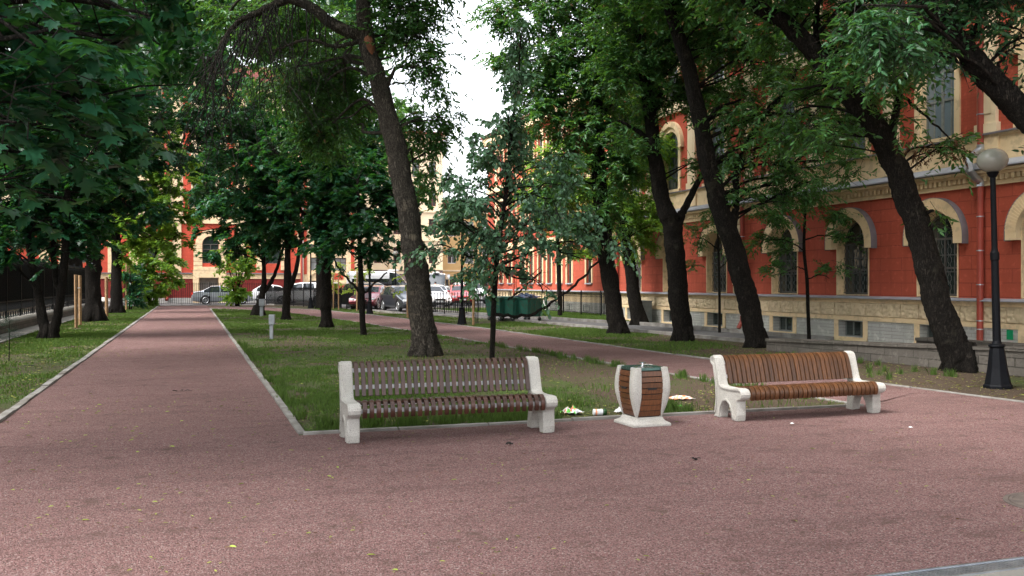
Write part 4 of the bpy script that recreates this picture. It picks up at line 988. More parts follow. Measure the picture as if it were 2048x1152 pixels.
def make_car(name, kind, paint, label, cat, loc, rz, group='cars parked beyond the park', spare=False):
    k = CK[kind]; t = empty(name, loc, label, cat, group, rz); L, W = k['L'], k['W']
    body, win, arch = MB(), MB(), MB(); xs = np.linspace(0, L, 61); tx = [p[0] for p in k['top']]; tz = [p[1] for p in k['top']]
    wr = .33 if kind != 'van' else .35; ringpts = []
    for x in xs:
        zt = float(np.interp(x, tx, tz)); hw = W/2*(1-.10*max(0,1-x/.5)**2-.07*max(0,1-(L-x)/.4)**2); bl = min(k['belt'], zt-.05); inr = k['gh'][0] < x < k['gh'][1]
        f_ = min(1,max(0,(zt-bl)/.35)) if inr else 0
        wt = hw*(1-.17*f_); zb = .2 + .12*max(0,1-x/.4) + .1*max(0,1-(L-x)/.4)
        key = [(0,zb),(hw*.8,zb),(hw*.97,zb+.08),(hw,(zb+bl)/2),(hw*.985,bl-.06),(hw*.965,bl),(wt,zt-.07),(wt-.10,zt-.012),(0,zt+.018)]
        sub = [1,1,3,4,1,4,1,3]; pts = []; 
        for i, ns in enumerate(sub):
            for j in range(ns): pts.append((key[i][0]+(key[i+1][0]-key[i][0])*j/ns, key[i][1]+(key[i+1][1]-key[i][1])*j/ns, i))
        pts.append((*key[-1], 8)); ringpts.append(pts)
    n = len(ringpts[0])
    for i in range(60):
        xm = (xs[i]+xs[i+1])/2; zt = float(np.interp(xm, tx, tz))
        for j in range(n-1):
            seg = ringpts[i][j][2]; zc = (ringpts[i][j][1]+ringpts[i][j+1][1])/2
            if seg in (1,2,3) and any(math.hypot(xm-w_, zc-wr) < wr+.05 for w_ in k['wh']): continue
            tgt = body; hid = k['gh'][0] < xm < k['gh'][1]
            if seg == 5 and hid and k['side'][0] < xm < k['side'][1] and zt-k['belt'] > .18 and not any(abs(xm-p) < .06 for p in k['pil']): tgt = win
            slope = abs(float(np.interp(xm+.1,tx,tz))-float(np.interp(xm-.1,tx,tz)))
            if seg in (6,7) and hid and slope > .075 and zt > k['belt']+.1 and (seg == 7 or kind == 'van') : tgt = win
            for s in (1,-1):
                q = [(xs[i]-L/2, s*ringpts[i][j][0], ringpts[i][j][1]),(xs[i+1]-L/2, s*ringpts[i+1][j][0], ringpts[i+1][j][1]),(xs[i+1]-L/2, s*ringpts[i+1][j+1][0], ringpts[i+1][j+1][1]),(xs[i]-L/2, s*ringpts[i][j+1][0], ringpts[i][j+1][1])]
                tgt.add(q if s > 0 else q[::-1], [(0,1,2,3)])
    for e in (0,60):
        p = [(xs[e]-L/2, a, c) for a, c, _ in ringpts[e]] + [(xs[e]-L/2, -a, c) for a, c, _ in ringpts[e][::-1]]
        body.add(p, [tuple(range(len(p)))])
    def wb(mb, nm, m):
        o = mb.build(nm, m, t); weld(o); o.data.polygons.foreach_set('use_smooth',[True]*len(o.data.polygons)); return o
    wb(body, 'body', paint); wb(win, 'windows', M['carglass'])
    b = MB(); b.box(-L/2+.3,L/2-.3,-W/2+.14,W/2-.14,.22,.75); b.build('underbody', M['dark'], t)
    for xw in k['wh']:
        for s in (1,-1):
            b = MB(); y = s*(W/2-.11); b.tube([(xw-L/2,y-.1,wr),(xw-L/2,y-.08,wr),(xw-L/2,y+.08,wr),(xw-L/2,y+.1,wr)], [wr-.03,wr,wr,wr-.03], 22); wo = b.build('wheel', M['tyre'], t)
            b = MB(); yy = y+s*.102
            b.tube([(xw-L/2,yy-s*.01,wr),(xw-L/2,yy+s*.004,wr)], [.07,.06], 10)
            for q in range(5):
                a = q*math.tau/5; b.obox((xw-L/2+math.cos(a)*.12,yy,wr+math.sin(a)*.12), .2,.012,.055,0,0,-a)
            b.tube([(xw-L/2+math.cos(a)*.215,yy,wr+math.sin(a)*.215) for a in np.linspace(0,math.tau,19)], .016, 4, False)
            b.build('rim', M['rim'], wo)
    zf = float(np.interp(.12,tx,tz)); zr = k['belt']-.12
    for s in (1,-1):
        b = MB(); b.obox((-L/2+.12,s*(W/2-.26),zf-.06), .2,.34,.13, s*R_(-18)); b.build('headlight', M['lampglass'], t, bevel=.03)
        b = MB(); b.obox((L/2-.08,s*(W/2-.2),zr), .18,.24,.16 if kind != 'van' else .5, s*R_(14)); b.build('tail_light', M['redlamp'], t, bevel=.03)
        b = MB(); b.obox((-L/2+k['gh'][0]+.32,s*(W/2+.06),k['belt']+.06), .1,.2,.13); b.build('mirror', paint, t, bevel=.03)
    b = MB(); b.obox((-L/2-.0,0,zf-.14), .05,.7,.12); b.obox((-L/2+.03,0,.33), .06,1.1,.12); b.build('grille', M['dark'], t, bevel=.01)
    for e in (-1,1):
        b = MB(); b.obox((e*(L/2+.02),0,.45 if e < 0 else .6), .02,.5,.11); b.build('number_plate', M['white'], t)
    if spare:
        b = MB(); b.tube([(L/2+.02,0,.95),(L/2+.2,0,.95)], [.36,.33], 22); b.build('spare_wheel_cover', paint, t, bevel=.03)
    if kind == 'van':
        b = MB(); b.obox((-.6,0,2.56), .8,.6,.12); b.build('roof_vent', paint, t, bevel=.03)
        for s in (1,-1): 
            b = MB(); b.box(-.55,2.3,s*(W/2*.93)-.02,s*(W/2*.93)+.02,1.35,1.95); b.build('side_window', M['carglass'], t, bevel=.01)
    return t
P_silver = carpaint('silver_paint',(.5,.54,.6),.7); P_white = carpaint('white_paint',(.72,.73,.75),0); P_black = carpaint('black_car_paint',(.012,.013,.015)); P_dark = carpaint('grey_paint',(.05,.055,.07),.5)
P_red = carpaint('red_paint',(.45,.02,.02)); P_burg = carpaint('burgundy_paint',(.16,.012,.025)); P_brown = carpaint('brown_paint',(.10,.03,.025))
gz = .008
# car local: front is -x ; heading angle rz turns it
make_car('parked_car','sedan',P_silver,'silver saloon parked side-on beyond the end of the main path','car',(2.3,75.6,gz),R_(180))
make_car('parked_car','hatch',P_white,'white hatchback with red tail light, nose hidden behind the white off-roader','car',(6.6,78.3,gz),R_(178))
make_car('parked_car','suv',P_white,'white off-roader with spare wheel on its back, parked side-on','car',(8.0,74.0,gz),R_(-4),spare=True)
make_car('parked_car','suv',P_black,'black off-roader seen from behind past the dark maple trunk','car',(10.6,62.6,gz),R_(-68))
make_car('parked_car','hatch',P_burg,'burgundy hatchback with pale bonnet reflection beside the thin forked maple','car',(10.75,58.6,gz),R_(62))
make_car('parked_van','van',P_white,'white panel van standing behind the burgundy and dark hatchbacks','van',(13.4,67.5,gz),R_(165))
make_car('parked_car','hatch',P_dark,'dark grey hatchback facing the camera left of the big leaning trunk','car',(11.75,53.6,gz),R_(98))
make_car('parked_car','hatch',P_white,'white car roof rising behind the dark grey hatchback','car',(15.1,60.8,gz),R_(95))
make_car('parked_minibus','van',P_white,'tall white minibus with big windscreen before the ochre house','minibus',(20.6,80.5,gz),R_(70))
make_car('parked_car','hatch',P_white,'white hatchback facing the camera below the minibus','car',(18.1,71.0,gz),R_(88))
make_car('parked_car','hatch',P_red,'red hatchback on the lot just left of the lamp post','car',(18.9,66.9,gz),R_(80))
make_car('parked_car','suv',P_white,'white car standing behind the red hatchback','car',(20.9,71.2,gz),R_(95))
make_car('parked_car','sedan',P_brown,'brown saloon nearest the far red wing','car',(22.0,67.2,gz),R_(75))

# ---------------------------------------------------------------- person in front of the minibus
def person(loc, rz):
    t = empty('person', loc, 'dark-haired person in a white shirt standing before the white minibus', 'person', rz=rz)
    V = [(0,0,.95),(0,0,1.15),(0,0,1.38),(0,0,1.5),(0,.0,1.62),(0,.01,1.70),(.19,0,1.40),(.25,.02,1.12),(.24,-.12,.92),(-.19,0,1.40),(-.25,.02,1.12),(-.24,-.1,.9),(.1,0,.88),(.11,-.01,.48),(.11,.02,.08),(.12,-.13,.03),(-.1,0,.88),(-.12,.02,.48),(-.12,.05,.08),(-.13,-.1,.03)]
    E_ = [(0,1),(1,2),(2,3),(3,4),(4,5),(2,6),(6,7),(7,8),(2,9),(9,10),(10,11),(0,12),(12,13),(13,14),(14,15),(0,16),(16,17),(17,18),(18,19)]
    rad = [.13,.12,.14,.055,.085,.07,.055,.042,.032,.055,.042,.032,.085,.06,.04,.035,.085,.06,.04,.035]
    def skin(name, idx, edges, mat, inflate=0.0, par=t):
        me = bpy.data.meshes.new(name); mp = {k: i for i, k in enumerate(idx)}
        me.from_pydata([V[i] for i in idx], [(mp[a],mp[c]) for a, c in edges], []); me.materials.append(mat); o = link_mesh(name, me, par)
        o.modifiers.new('s','SKIN'); 
        for i, k in enumerate(idx): me.skin_vertices[0].data[i].radius = (rad[k]+inflate, (rad[k]+inflate)*.85); me.skin_vertices[0].data[i].use_root = (i == 0)
        ss = o.modifiers.new('u','SUBSURF'); ss.levels = ss.render_levels = 1
        return o
    body = skin('body', list(range(20)), E_, M['skin'])
    skin('shirt', [0,1,2,6,7,9,10], [(0,1),(1,2),(2,6),(6,7),(2,9),(9,10)], M['cloth'], .02)
    skin('trousers', [0,12,13,14,16,17,18], [(0,12),(12,13),(13,14),(0,16),(16,17),(17,18)], M['jeans'], .015)
    b = MB(); b.lathe((0,.03,1.64), [(.02,-.03),(.085,-.02),(.098,.03),(.092,.08),(.06,.12),(.01,.135)], 14); b.build('hair', M['hair'], t, smooth=True)
    for s in (1,-1):
        for f_ in range(5):
            b = MB(); b.tube([(s*.245+(f_-2)*.014,-.13,.9),(s*.245+(f_-2)*.016,-.155,.85),(s*.245+(f_-2)*.015,-.15,.82)], [.009,.008,.006], 5); b.build('finger', M['skin'], t)
person((18.9,74.3,0), R_(-10))

# ---------------------------------------------------------------- trees
def vn(x, y, s, seed=0):
    """value noise 0..1"""
    x = np.asarray(x)/s; y = np.asarray(y)/s; xi = np.floor(x).astype(np.int64); yi = np.floor(y).astype(np.int64); fx = x-xi; fy = y-yi
    fx = fx*fx*(3-2*fx); fy = fy*fy*(3-2*fy)
    def h(a, b): 
        k = (a*374761393 + b*668265263 + seed*1442695041) & 0xffffffff; k = ((k ^ (k >> 13))*1274126177) & 0xffffffff; return ((k ^ (k >> 16)) & 0xffff)/65535.0
    return (h(xi,yi)*(1-fx)+h(xi+1,yi)*fx)*(1-fy)+(h(xi,yi+1)*(1-fx)+h(xi+1,yi+1)*fx)*fy
TPL = {
 'lance': (np.array([(0,0,0),(.28,.17,.05),(.68,.14,.04),(1,0,-.08),(.68,-.14,.04),(.28,-.17,.05)]), np.array([(0,1,2,3),(0,3,4,5)]), .22),
 'oval':  (np.array([(0,0,0),(.22,.27,.07),(.68,.27,.05),(1,0,-.12),(.68,-.27,.05),(.22,-.27,.07)]), np.array([(0,1,2,3),(0,3,4,5)]), .40),
 'maple': (np.array([(0,0,0),(-.14,.26,-.03),(.12,.26,.03),(.26,.56,-.06),(.42,.26,.03),(.68,.34,-.04),(.68,.12,.02),(1,0,-.1),(.68,-.12,.02),(.68,-.34,-.04),(.42,-.26,.03),(.26,-.56,-.06),(.12,-.26,.03),(-.14,-.26,-.03)]), np.array([(0,1,2,3,4,5,6,7),(0,7,8,9,10,11,12,13)]), .42),
 'needle':(np.array([(0,0,0),(.5,.03,0),(1,0,0),(.5,-.03,0)]), np.array([(0,1,2,3)]), .03),
 'blade': (np.array([(0,-.5,0),(0,.5,0),(1,0,0)]), np.array([(0,1,2)]), .5),
}
def norm(a): return a/np.maximum(1e-9, np.linalg.norm(a, axis=-1, keepdims=True))
def fast_mesh(name, V, F, mat, parent=None, off=None, smooth=False):
    if off is not None: V = V - np.array(off)
    me = bpy.data.meshes.new(name); nF, k = F.shape
    me.vertices.add(len(V)); me.vertices.foreach_set('co', V.astype(np.float32).ravel())
    me.loops.add(nF*k); me.loops.foreach_set('vertex_index', F.astype(np.int32).ravel())
    me.polygons.add(nF); me.polygons.foreach_set('loop_start', np.arange(0, nF*k, k, dtype=np.int32)); me.polygons.foreach_set('loop_total', np.full(nF, k, dtype=np.int32))
    me.update(calc_edges=True); me.materials.append(mat); return link_mesh(name, me, parent)
def leaves_mesh(P, D, Nn, size, tpl):
    T, F, _ = TPL[tpl]; D = norm(D); S = norm(np.cross(Nn, D)); Nn = np.cross(D, S); sz = size[:, None, None]
    V = P[:, None, :] + (T[None,:,0:1]*D[:,None,:] + T[None,:,1:2]*S[:,None,:] + T[None,:,2:3]*Nn[:,None,:])*sz
    m = len(T); FF = F[None] + (np.arange(len(P))*m)[:, None, None]
    return V.reshape(-1,3), FF.reshape(-1, F.shape[1])
NLEAF = 0; LAIK = 2.3
def crown(root, d, clumps, mat, tpl='lance', size=.14, lai=3.2, droop=.3, per=12, spray=.5, flat=.5, name='crown', sub=.45, twigs=True, frac=None, twigr=.004, svar=.3, zf=.9):
    global NLEAF
    PP, DD, NN, SS, TW = [], [], [], [], []
    for c in clumps:
        u, v, ru, rv = c[:4]; dd = c[4] if len(c) > 4 else 0; lm = c[5] if len(c) > 5 else 1
        dk = d+dd; C0 = np.array(tp(u, v, dk)); a, cz = ru*dk/FPX, rv*dk/FPX; bd = max(.5, min(a*zf, 3.2))
        lm = lm*LAIK
        n = lai*lm*math.pi*a*cz/(TPL[tpl][2]*size*size); ns = max(3, int(n/per)); nsub = max(3, int(ns/9))
        q = rng.normal(size=(nsub,3)); q = norm(q)*(rng.random((nsub,1))**(1/2.3))
        sc_ = np.array([a, bd, cz]); Rm = np.array([_R[:], (_F.x, _F.y, 0), (0,0,1)])
        sub_c = C0 + (q*sc_) @ Rm
        k = rng.integers(0, nsub, ns); sr = sub*rng.uniform(.5,1.3,(nsub,1))[k]
        o = sub_c[k] + rng.normal(size=(ns,3))*sr*np.array([.55,.55,.32]); 
        out = norm(o - C0 + rng.normal(size=(ns,3))*.35*max(a,cz)) ; out[:,2] -= droop*rng.uniform(.2,1.4,ns); out = norm(out)
        L = spray*rng.uniform(.6,1.3,ns)
        t = (np.arange(per)+.5)/per; jit = rng.uniform(-.04,.04,(ns,per))
        pos = o[:,None,:] + out[:,None,:]*((t[None,:]+jit-.5)*L[:,None])[:,:,None]; pos[:,:,2] -= (t[None,:]**2)*L[:,None]*.18
        side = norm(np.cross(out, np.array([0,0,1.0])+rng.normal(size=(ns,3))*.25)); sg = np.where(np.arange(per)%2==0,1,-1)
        dr = out[:,None,:]*rng.uniform(.2,.9,(ns,per,1)) + side[:,None,:]*sg[None,:,None]*rng.uniform(.6,1.2,(ns,per,1)) + rng.normal(size=(ns,per,3))*.28
        dr[:,:,2] -= droop*rng.uniform(.3,1.5,(ns,per))
        nn = rng.normal(size=(ns,per,3))*(1-flat) + np.array([0,0,1.0])*flat*1.4
        PP.append(pos.reshape(-1,3)); DD.append(dr.reshape(-1,3)); NN.append(nn.reshape(-1,3)); SS.append(size*rng.uniform(1-svar,1+svar,ns*per))
        TW.append(np.stack([o-out*L[:,None]*.9, o+out*L[:,None]*.45], 1))
    P = np.concatenate(PP); NLEAF += len(P)
    V, F = leaves_mesh(P, np.concatenate(DD), np.concatenate(NN), np.concatenate(SS), tpl)
    ob = fast_mesh(name, V, F, mat, root, off=root.location)
    if twigs:
        T_ = np.concatenate(TW); A, B = T_[:,0], T_[:,1]; dv = norm(B-A); s1 = norm(np.cross(dv, np.array([.3,.2,1.0]))); s2 = np.cross(dv, s1); V = []
        for base, r in ((A, twigr*1.5), (B, twigr*.6)):
            for th in (0, 2.094, 4.189): V.append(base + s1*math.cos(th)*r + s2*math.sin(th)*r)
        V = np.stack(V, 1); F = np.array([(0,1,4,3),(1,2,5,4),(2,0,3,5)]); FF = F[None]+(np.arange(len(A))*6)[:,None,None]
        fast_mesh('twigs', V.reshape(-1,3), FF.reshape(-1,4), M['twig'], root, off=root.location)
    return ob
def pixpath(pts, d, dd=0.0):
    """pixel polyline with widths -> 3-D points and radii"""
    out = []
    for i, p in enumerate(pts):
        q = tp(p[0], p[1], d + dd*i/max(1,len(pts)-1)); out.append((q.x, q.y, q.z, p[2]/2*d/FPX))
    return out
def limb_mesh(b, pts, n=8, wob=.06, per=5, jit=.0):
    c = catmull(pts, per); 
    if jit: c = [np.append(q[:3]+rng.normal(size=3)*jit*(0 if i in (0,) else 1), q[3]) for i, q in enumerate(c)]
    b.tube([q[:3] for q in c], [max(.004, q[3]) for q in c], n, True, wob)
def make_tree(label, d, trunk, limbs=(), clumps=(), leaf='lf_ash', bark='bark', group='trees in the park', name='tree', cat='tree', n=14, auto=True, base_drop=.05, **kw):
    tr = pixpath(trunk, d); bx, by = tr[0][0], tr[0][1]
    root = empty(name, (bx, by, 0), label, cat, group)
    r0 = tr[0][3]; pts = [(bx, by, -base_drop, r0*1.12), (bx, by, .10, r0*.98)] + [p for p in tr[1:]]
    b = MB()
    if r0 > .12:      # knots and swellings up the stem
        q_ = catmull(pts, 4); pts = [tuple(np.append(x[:3], x[3]*(1+max(0, random.gauss(0,.055))))) for x in q_]
    limb_mesh(b, pts, n+4, .12 if r0 > .12 else .04, 3 if r0 > .12 else 7)
    if r0 > .15:      # root buttresses
        for k in range(6):
            a = k*math.tau/6+random.uniform(-.3,.3); rr = r0*random.uniform(1.1,1.28)
            b.tube([(bx+math.cos(a)*r0*.45, by+math.sin(a)*r0*.45, r0*1.7),(bx+math.cos(a)*r0*.85, by+math.sin(a)*r0*.85, r0*.55),(bx+math.cos(a)*rr, by+math.sin(a)*rr, -.04)], [r0*.28,r0*.32,r0*.26], 7)
    b.build('trunk', M[bark], root, world=True, smooth=True, recalc=False)
    for L in limbs:
        b = MB(); limb_mesh(b, pixpath(L, d, random.uniform(-.4,.4)), 8, .06, 6, .012); b.build('limb', M[bark], root, world=True, smooth=True, recalc=False)
    if auto and clumps:
        T_ = np.array(catmull(tr, 6))
        for c in clumps:
            b = MB()
            dk = d+(c[4] if len(c) > 4 else 0); C0 = np.array(tp(c[0], c[1], dk)); a = c[2]*dk/FPX
            for rep in range(3 if c[2] > 60 else 2):
                tgt = C0 + rng.normal(size=3)*np.array([a,a,a*.6])*.45
                w_ = np.linalg.norm(T_[:,:3]-tgt, axis=1) + np.where(T_[:,2] > tgt[2]-.3, 3.0, 0) + np.where(T_[:,2] < 1.9, 8, 0) ; j = int(np.argmin(w_)); s = T_[j]
                if w_[j] > 7.5: continue
                L = np.linalg.norm(tgt-s[:3]); r1 = min(s[3]*.5, .012+.011*L)
                m1 = s[:3]*.65+tgt*.35+np.array([0,0,.12*L])+rng.normal(size=3)*.06*L; m2 = s[:3]*.3+tgt*.7+np.array([0,0,.10*L])+rng.normal(size=3)*.06*L
                pp = [(*s[:3], r1),(*m1, r1*.75),(*m2, r1*.5),(*tgt, r1*.22)]
                cc = catmull(pp, 5); b.tube([q[:3] for q in cc], [max(.004,q[3]) for q in cc], 5, True, .05)
                for q in range(2):      # side shoots
                    st = cc[rng.integers(6, len(cc)-1)]; e = st[:3]+rng.normal(size=3)*np.array([.5,.5,.3])*min(1.2,.35*L+.3)
                    mid = (st[:3]+e)/2+np.array([0,0,.06]); b.tube([st[:3],mid,e], [max(.004,st[3]*.6),max(.004,st[3]*.4),.003], 4)
            if b.v: b.build('bough', M[bark], root, world=True, smooth=True, recalc=False)
    if clumps: crown(root, d, clumps, M[leaf], **kw)
    return root


def high_crown(root, balls, leaf, size=.32, lai=2.6, tpl='oval', name='shade_crown'):
    """unseen leaf masses added overhead to shade the ground: balls are (x, y, z, rx, ry, rz) in metres, reached by boughs from the trunk top"""
    global NLEAF
    PP, DD, NN, SS = [], [], [], []; b = MB()
    for (x, y, z, rx, ry, rz) in balls:
        n = int(lai*math.pi*rx*ry/(TPL[tpl][2]*size*size)); ns = max(5, n//10); nsub = max(4, ns//8)
        q = norm(rng.normal(size=(nsub,3)))*(rng.random((nsub,1))**(1/2.4)); C = np.array([x,y,z])+q*np.array([rx,ry,rz])
        k = rng.integers(0,nsub,n); PP.append(C[k]+rng.normal(size=(n,3))*np.array([.5,.5,.28])*rng.uniform(.6,1.3,(nsub,1))[k])
        DD.append(rng.normal(size=(n,3))+np.array([0,0,-.4])); NN.append(rng.normal(size=(n,3))*.45+np.array([0,0,1.0])); SS.append(size*rng.uniform(.65,1.3,n))
    P = np.concatenate(PP); NLEAF += len(P); V, F = leaves_mesh(P, np.concatenate(DD), np.concatenate(NN), np.concatenate(SS), tpl)
    fast_mesh(name, V, F, M[leaf], root, off=root.location)
def shade_tree(label, x, y, h, r0, balls, leaf='lf_dark', name='tree', **kw):  # tree out of view, added to shade the plaza and verge
    root = empty(name, (x,y,0), label, 'tree', 'unseen trees added for shade'); b = MB()
    top = np.mean([q[:3] for q in balls], axis=0)
    limb_mesh(b, [(x,y,-.05,r0*1.3),(x,y,.3,r0),(x*.8+top[0]*.2,y*.8+top[1]*.2,h*.45,r0*.8),(x*.4+top[0]*.6,y*.4+top[1]*.6,h,r0*.4)], 12, .08, 6)
    b.build('trunk', M['bark'], root, world=True, smooth=True, recalc=False)
    b = MB(); st = (x*.7+top[0]*.3, y*.7+top[1]*.3, h*.55)
    for q in balls: b.tube([st,((st[0]+q[0])/2,(st[1]+q[1])/2,(st[2]+q[2])/2+.4),q[:3]], [r0*.4,r0*.25,.03], 6)
    b.build('boughs', M['bark'], root, world=True, recalc=False); high_crown(root, balls, leaf, **kw)
    return root

# --- big leaning trunk behind the left bench
t1 = make_tree('big mottled trunk leaning left behind the dark brown bench, with an arching bare bough', 21.1,
 [(851,714,56),(847,672,50),(840,600,47),(830,520,44),(815,420,42),(800,340,41),(780,250,38),(756,160,34),(735,90,32),(728,30,30),(728,-60,24),(736,-200,16),(745,-340,9)],
 [[(737,84,28),(715,68,27),(690,60,26),(664,48,24),(632,22,22),(601,5,20),(575,0,18),(547,10,16),(505,30,13),(469,51,10),(440,92,7),(425,140,4)],
  [(732,78,13),(712,84,10),(690,90,9),(664,92,8),(640,83,7),(610,80,6),(575,90,5),(540,106,3)],
  [(748,110,9),(775,76,8),(810,70,7),(840,74,4),(870,95,3)], [(772,180,8),(790,140,7),(830,132,5),(860,150,3)], [(730,20,14),(760,-40,12),(800,-110,9),(830,-200,5)], [(728,-20,14),(690,-90,11),(640,-160,8),(600,-240,5)]],
 [(610,60,110,70,4.2,.7),(510,40,100,70,4.5,.7),(680,170,80,90,3.2,.75),(650,260,90,70,3,.7),(800,60,70,80,0,.8),(850,150,55,70,0,.6),(840,260,50,60,1,.6),(860,60,40,60,1,.45),(600,170,100,70,3,.65),(700,-90,140,70,1.5),(560,-110,140,60,1.5),(840,-70,90,70,0,.8),(700,-200,180,90),(870,330,40,60,2,.5),(900,240,35,40,1,.4)],
 leaf='lf_ash', bark='bark2', size=.13, droop=.45, lai=2.4)
# hanging dead twigs under the bough
b = MB()
for i in range(95):
    u0 = random.choice([random.uniform(430,660), random.uniform(400,560)]); v0 = float(np.interp(u0, [430,469,547,601,640],[110,51,10,5,28])); d0 = 21.1+random.uniform(-.6,.9)
    L = random.uniform(80,330); lean = random.uniform(-170,110)*(1 if u0 < 560 else .7); pts = []
    for k in range(8):
        s = k/7; pts.append(tp(u0+lean*s**1.3+random.uniform(-7,7)*s*2, v0+L*s+random.uniform(-5,5), d0+random.uniform(-.08,.08)*k))
    r0 = random.uniform(.005,.016); b.tube(pts, [r0*(1-.8*k/7)+.002 for k in range(8)], 4)
    for q in range(5):
        k = random.randint(2,6); e = pts[k]+Vector((random.uniform(-.5,.5),random.uniform(-.4,.4),random.uniform(-.7,.05))); b.tube([pts[k],(pts[k]+e)/2+Vector((0,0,-.03)),e],[r0*.45,r0*.3,.002],3)
b.build('bare_twigs', M['twig'], t1, world=True, recalc=False)
b = MB(); b.tube([tuple(tp(u_,v_,20.98)) for u_, v_ in ((733,66),(736,80),(741,98),(746,114))], [.03,.105,.10,.03], 10, True, .12); b.build('bark_wound', pm('bare_wood', (.2,.075,.035), (.1,.04,.02), 9, .9), t1, world=True, smooth=True)

# --- grey-leaved young tree between bench and bin
make_tree('slim young tree with large grey-green leaves right behind the dark brown bench', 20.3,
 [(984,720,11),(986,660,11),(987,620,11),(991,560,10),(998,480,9),(1010,400,8),(1018,320,7),(1026,240,6),(1036,160,5),(1042,70,3)],
 [[(987,628,7),(1030,632,6),(1070,627,6),(1110,600,5),(1150,570,5),(1200,520,4),(1250,478,2)],[(1015,600,4),(1030,590,4),(1060,565,3),(1085,540,3)]],
 [(1040,75,26,60,0,1),(1034,170,34,60,0,1),(1018,260,60,60,0,1),(1010,340,95,55,0,.85),(950,415,100,60,0,.8),(1080,430,100,60,0,.85),(1000,475,110,55,-.3,.85),(900,460,70,45,0,.8),(885,515,50,35,0,.6),(950,555,50,40,0,.5),(1040,545,60,40,0,.6),(1170,480,60,35,0,.75),(1225,490,36,24,0,.7),(1120,330,40,40,0,.6),(905,370,50,30,0,.6),(1090,595,26,18,0,.5),(950,300,40,25,0,.5),(1130,385,50,30,0,.6)],
 leaf='lf_pear', size=.105, tpl='oval', droop=.75, flat=.25, per=9, spray=.42, sub=.28, lai=1.15, n=8, name='young_tree', group=None, zf=.8, twigr=.005)

# --- row on the right
make_tree('dark straight trunk nearest the waste containers, in the right hand row', 30.2,
 [(1236,670,38),(1226,600,33),(1213,520,31),(1205,440,30),(1198,350,28),(1195,250,22),(1195,150,18),(1190,0,14),(1190,-150,9)], [[(1198,330,10),(1170,280,8),(1130,250,6),(1090,235,3)],[(1196,240,9),(1230,200,7),(1260,170,4)]],
 [(1180,110,110,100),(1110,220,85,80,0,.9),(1215,260,85,80),(1130,350,80,60,0,.8),(1090,130,60,70,0,.6),(1200,440,70,40,0,.7),(1150,480,50,30,0,.6),(1170,-40,140,80),(1060,30,70,60,0,.45),(1160,-180,170,90),(1000,20,45,50,0,.7),(1010,130,40,50,0,.6),(1240,340,60,50)], leaf='lf_ash', size=.15, lai=2.7)
make_tree('dark trunk beside the grey utility cabinet, farthest of the right hand row', 36.7,
 [(1279,652,32),(1268,590,26),(1258,520,23),(1245,440,20),(1235,350,18),(1230,200,13),(1225,50,9)], [],
 [(1280,470,60,40,0,.8),(1250,400,70,50,0,.8),(1290,320,70,60,0,.8),(1240,220,80,70,1,.8),(1300,410,50,40,0,.6),(1260,100,90,80,1),(1270,-60,120,80,1)], leaf='lf_brite', size=.16, lai=2.4)
make_tree('forked dark trunk with one thin limb rising right, in the right hand row', 26.6,
 [(1367,686,42),(1358,600,38),(1351,520,38),(1345,460,37),(1325,400,31),(1312,330,28),(1303,250,26),(1292,170,22),(1283,90,20),(1278,0,16),(1275,-150,10)],
 [[(1350,462,24),(1362,432,17),(1378,400,14),(1396,365,12),(1408,340,11),(1425,310,9),(1440,280,6)],[(1308,292,14),(1280,265,10),(1255,250,7),(1235,240,5)],[(1295,190,9),(1330,150,7),(1370,110,5)]],
 [(1280,60,100,80),(1380,90,90,80,0,.9),(1330,200,70,60,0,.7),(1240,150,70,60,0,.8),(1430,200,60,60,0,.6),(1300,-60,140,80),(1420,330,40,30,0,.5),(1330,-200,160,90),(1270,290,45,40,0,.5)], leaf='lf_ash', size=.14, lai=2.5)
make_tree('dark scarred trunk leaning left behind the amber bench', 23.9,
 [(1514,700,44),(1500,620,42),(1485,560,40),(1462,480,38),(1435,400,36),(1415,320,33),(1400,240,31),(1380,150,29),(1360,80,26),(1340,20,24),(1320,-80,18),(1300,-200,10)],
 [[(1462,470,18),(1470,430,15),(1472,390,14),(1473,350,14),(1485,310,13),(1510,260,12),(1540,215,11),(1575,180,8),(1598,120,5)],[(1535,222,8),(1570,190,6),(1630,178,5),(1690,180,3)],[(1400,250,8),(1440,215,6),(1480,200,4)],[(1425,340,6),(1460,300,5),(1500,290,3)]],
 [(1400,10,120,50),(1480,90,80,55,0,.9),(1490,220,70,60,0,.6),(1560,150,70,50,0,.7),(1550,290,70,50,0,.55),(1480,320,50,40,0,.6),(1590,350,70,40,0,.5),(1560,400,60,35,0,.6),(1350,-80,140,70),(1470,-60,120,70),(1640,300,60,40,0,.4),(1620,240,60,50,0,.5),(1480,400,50,30,0,.4),(1700,330,50,30,0,.4)], leaf='lf_ash', size=.13, lai=2.3)
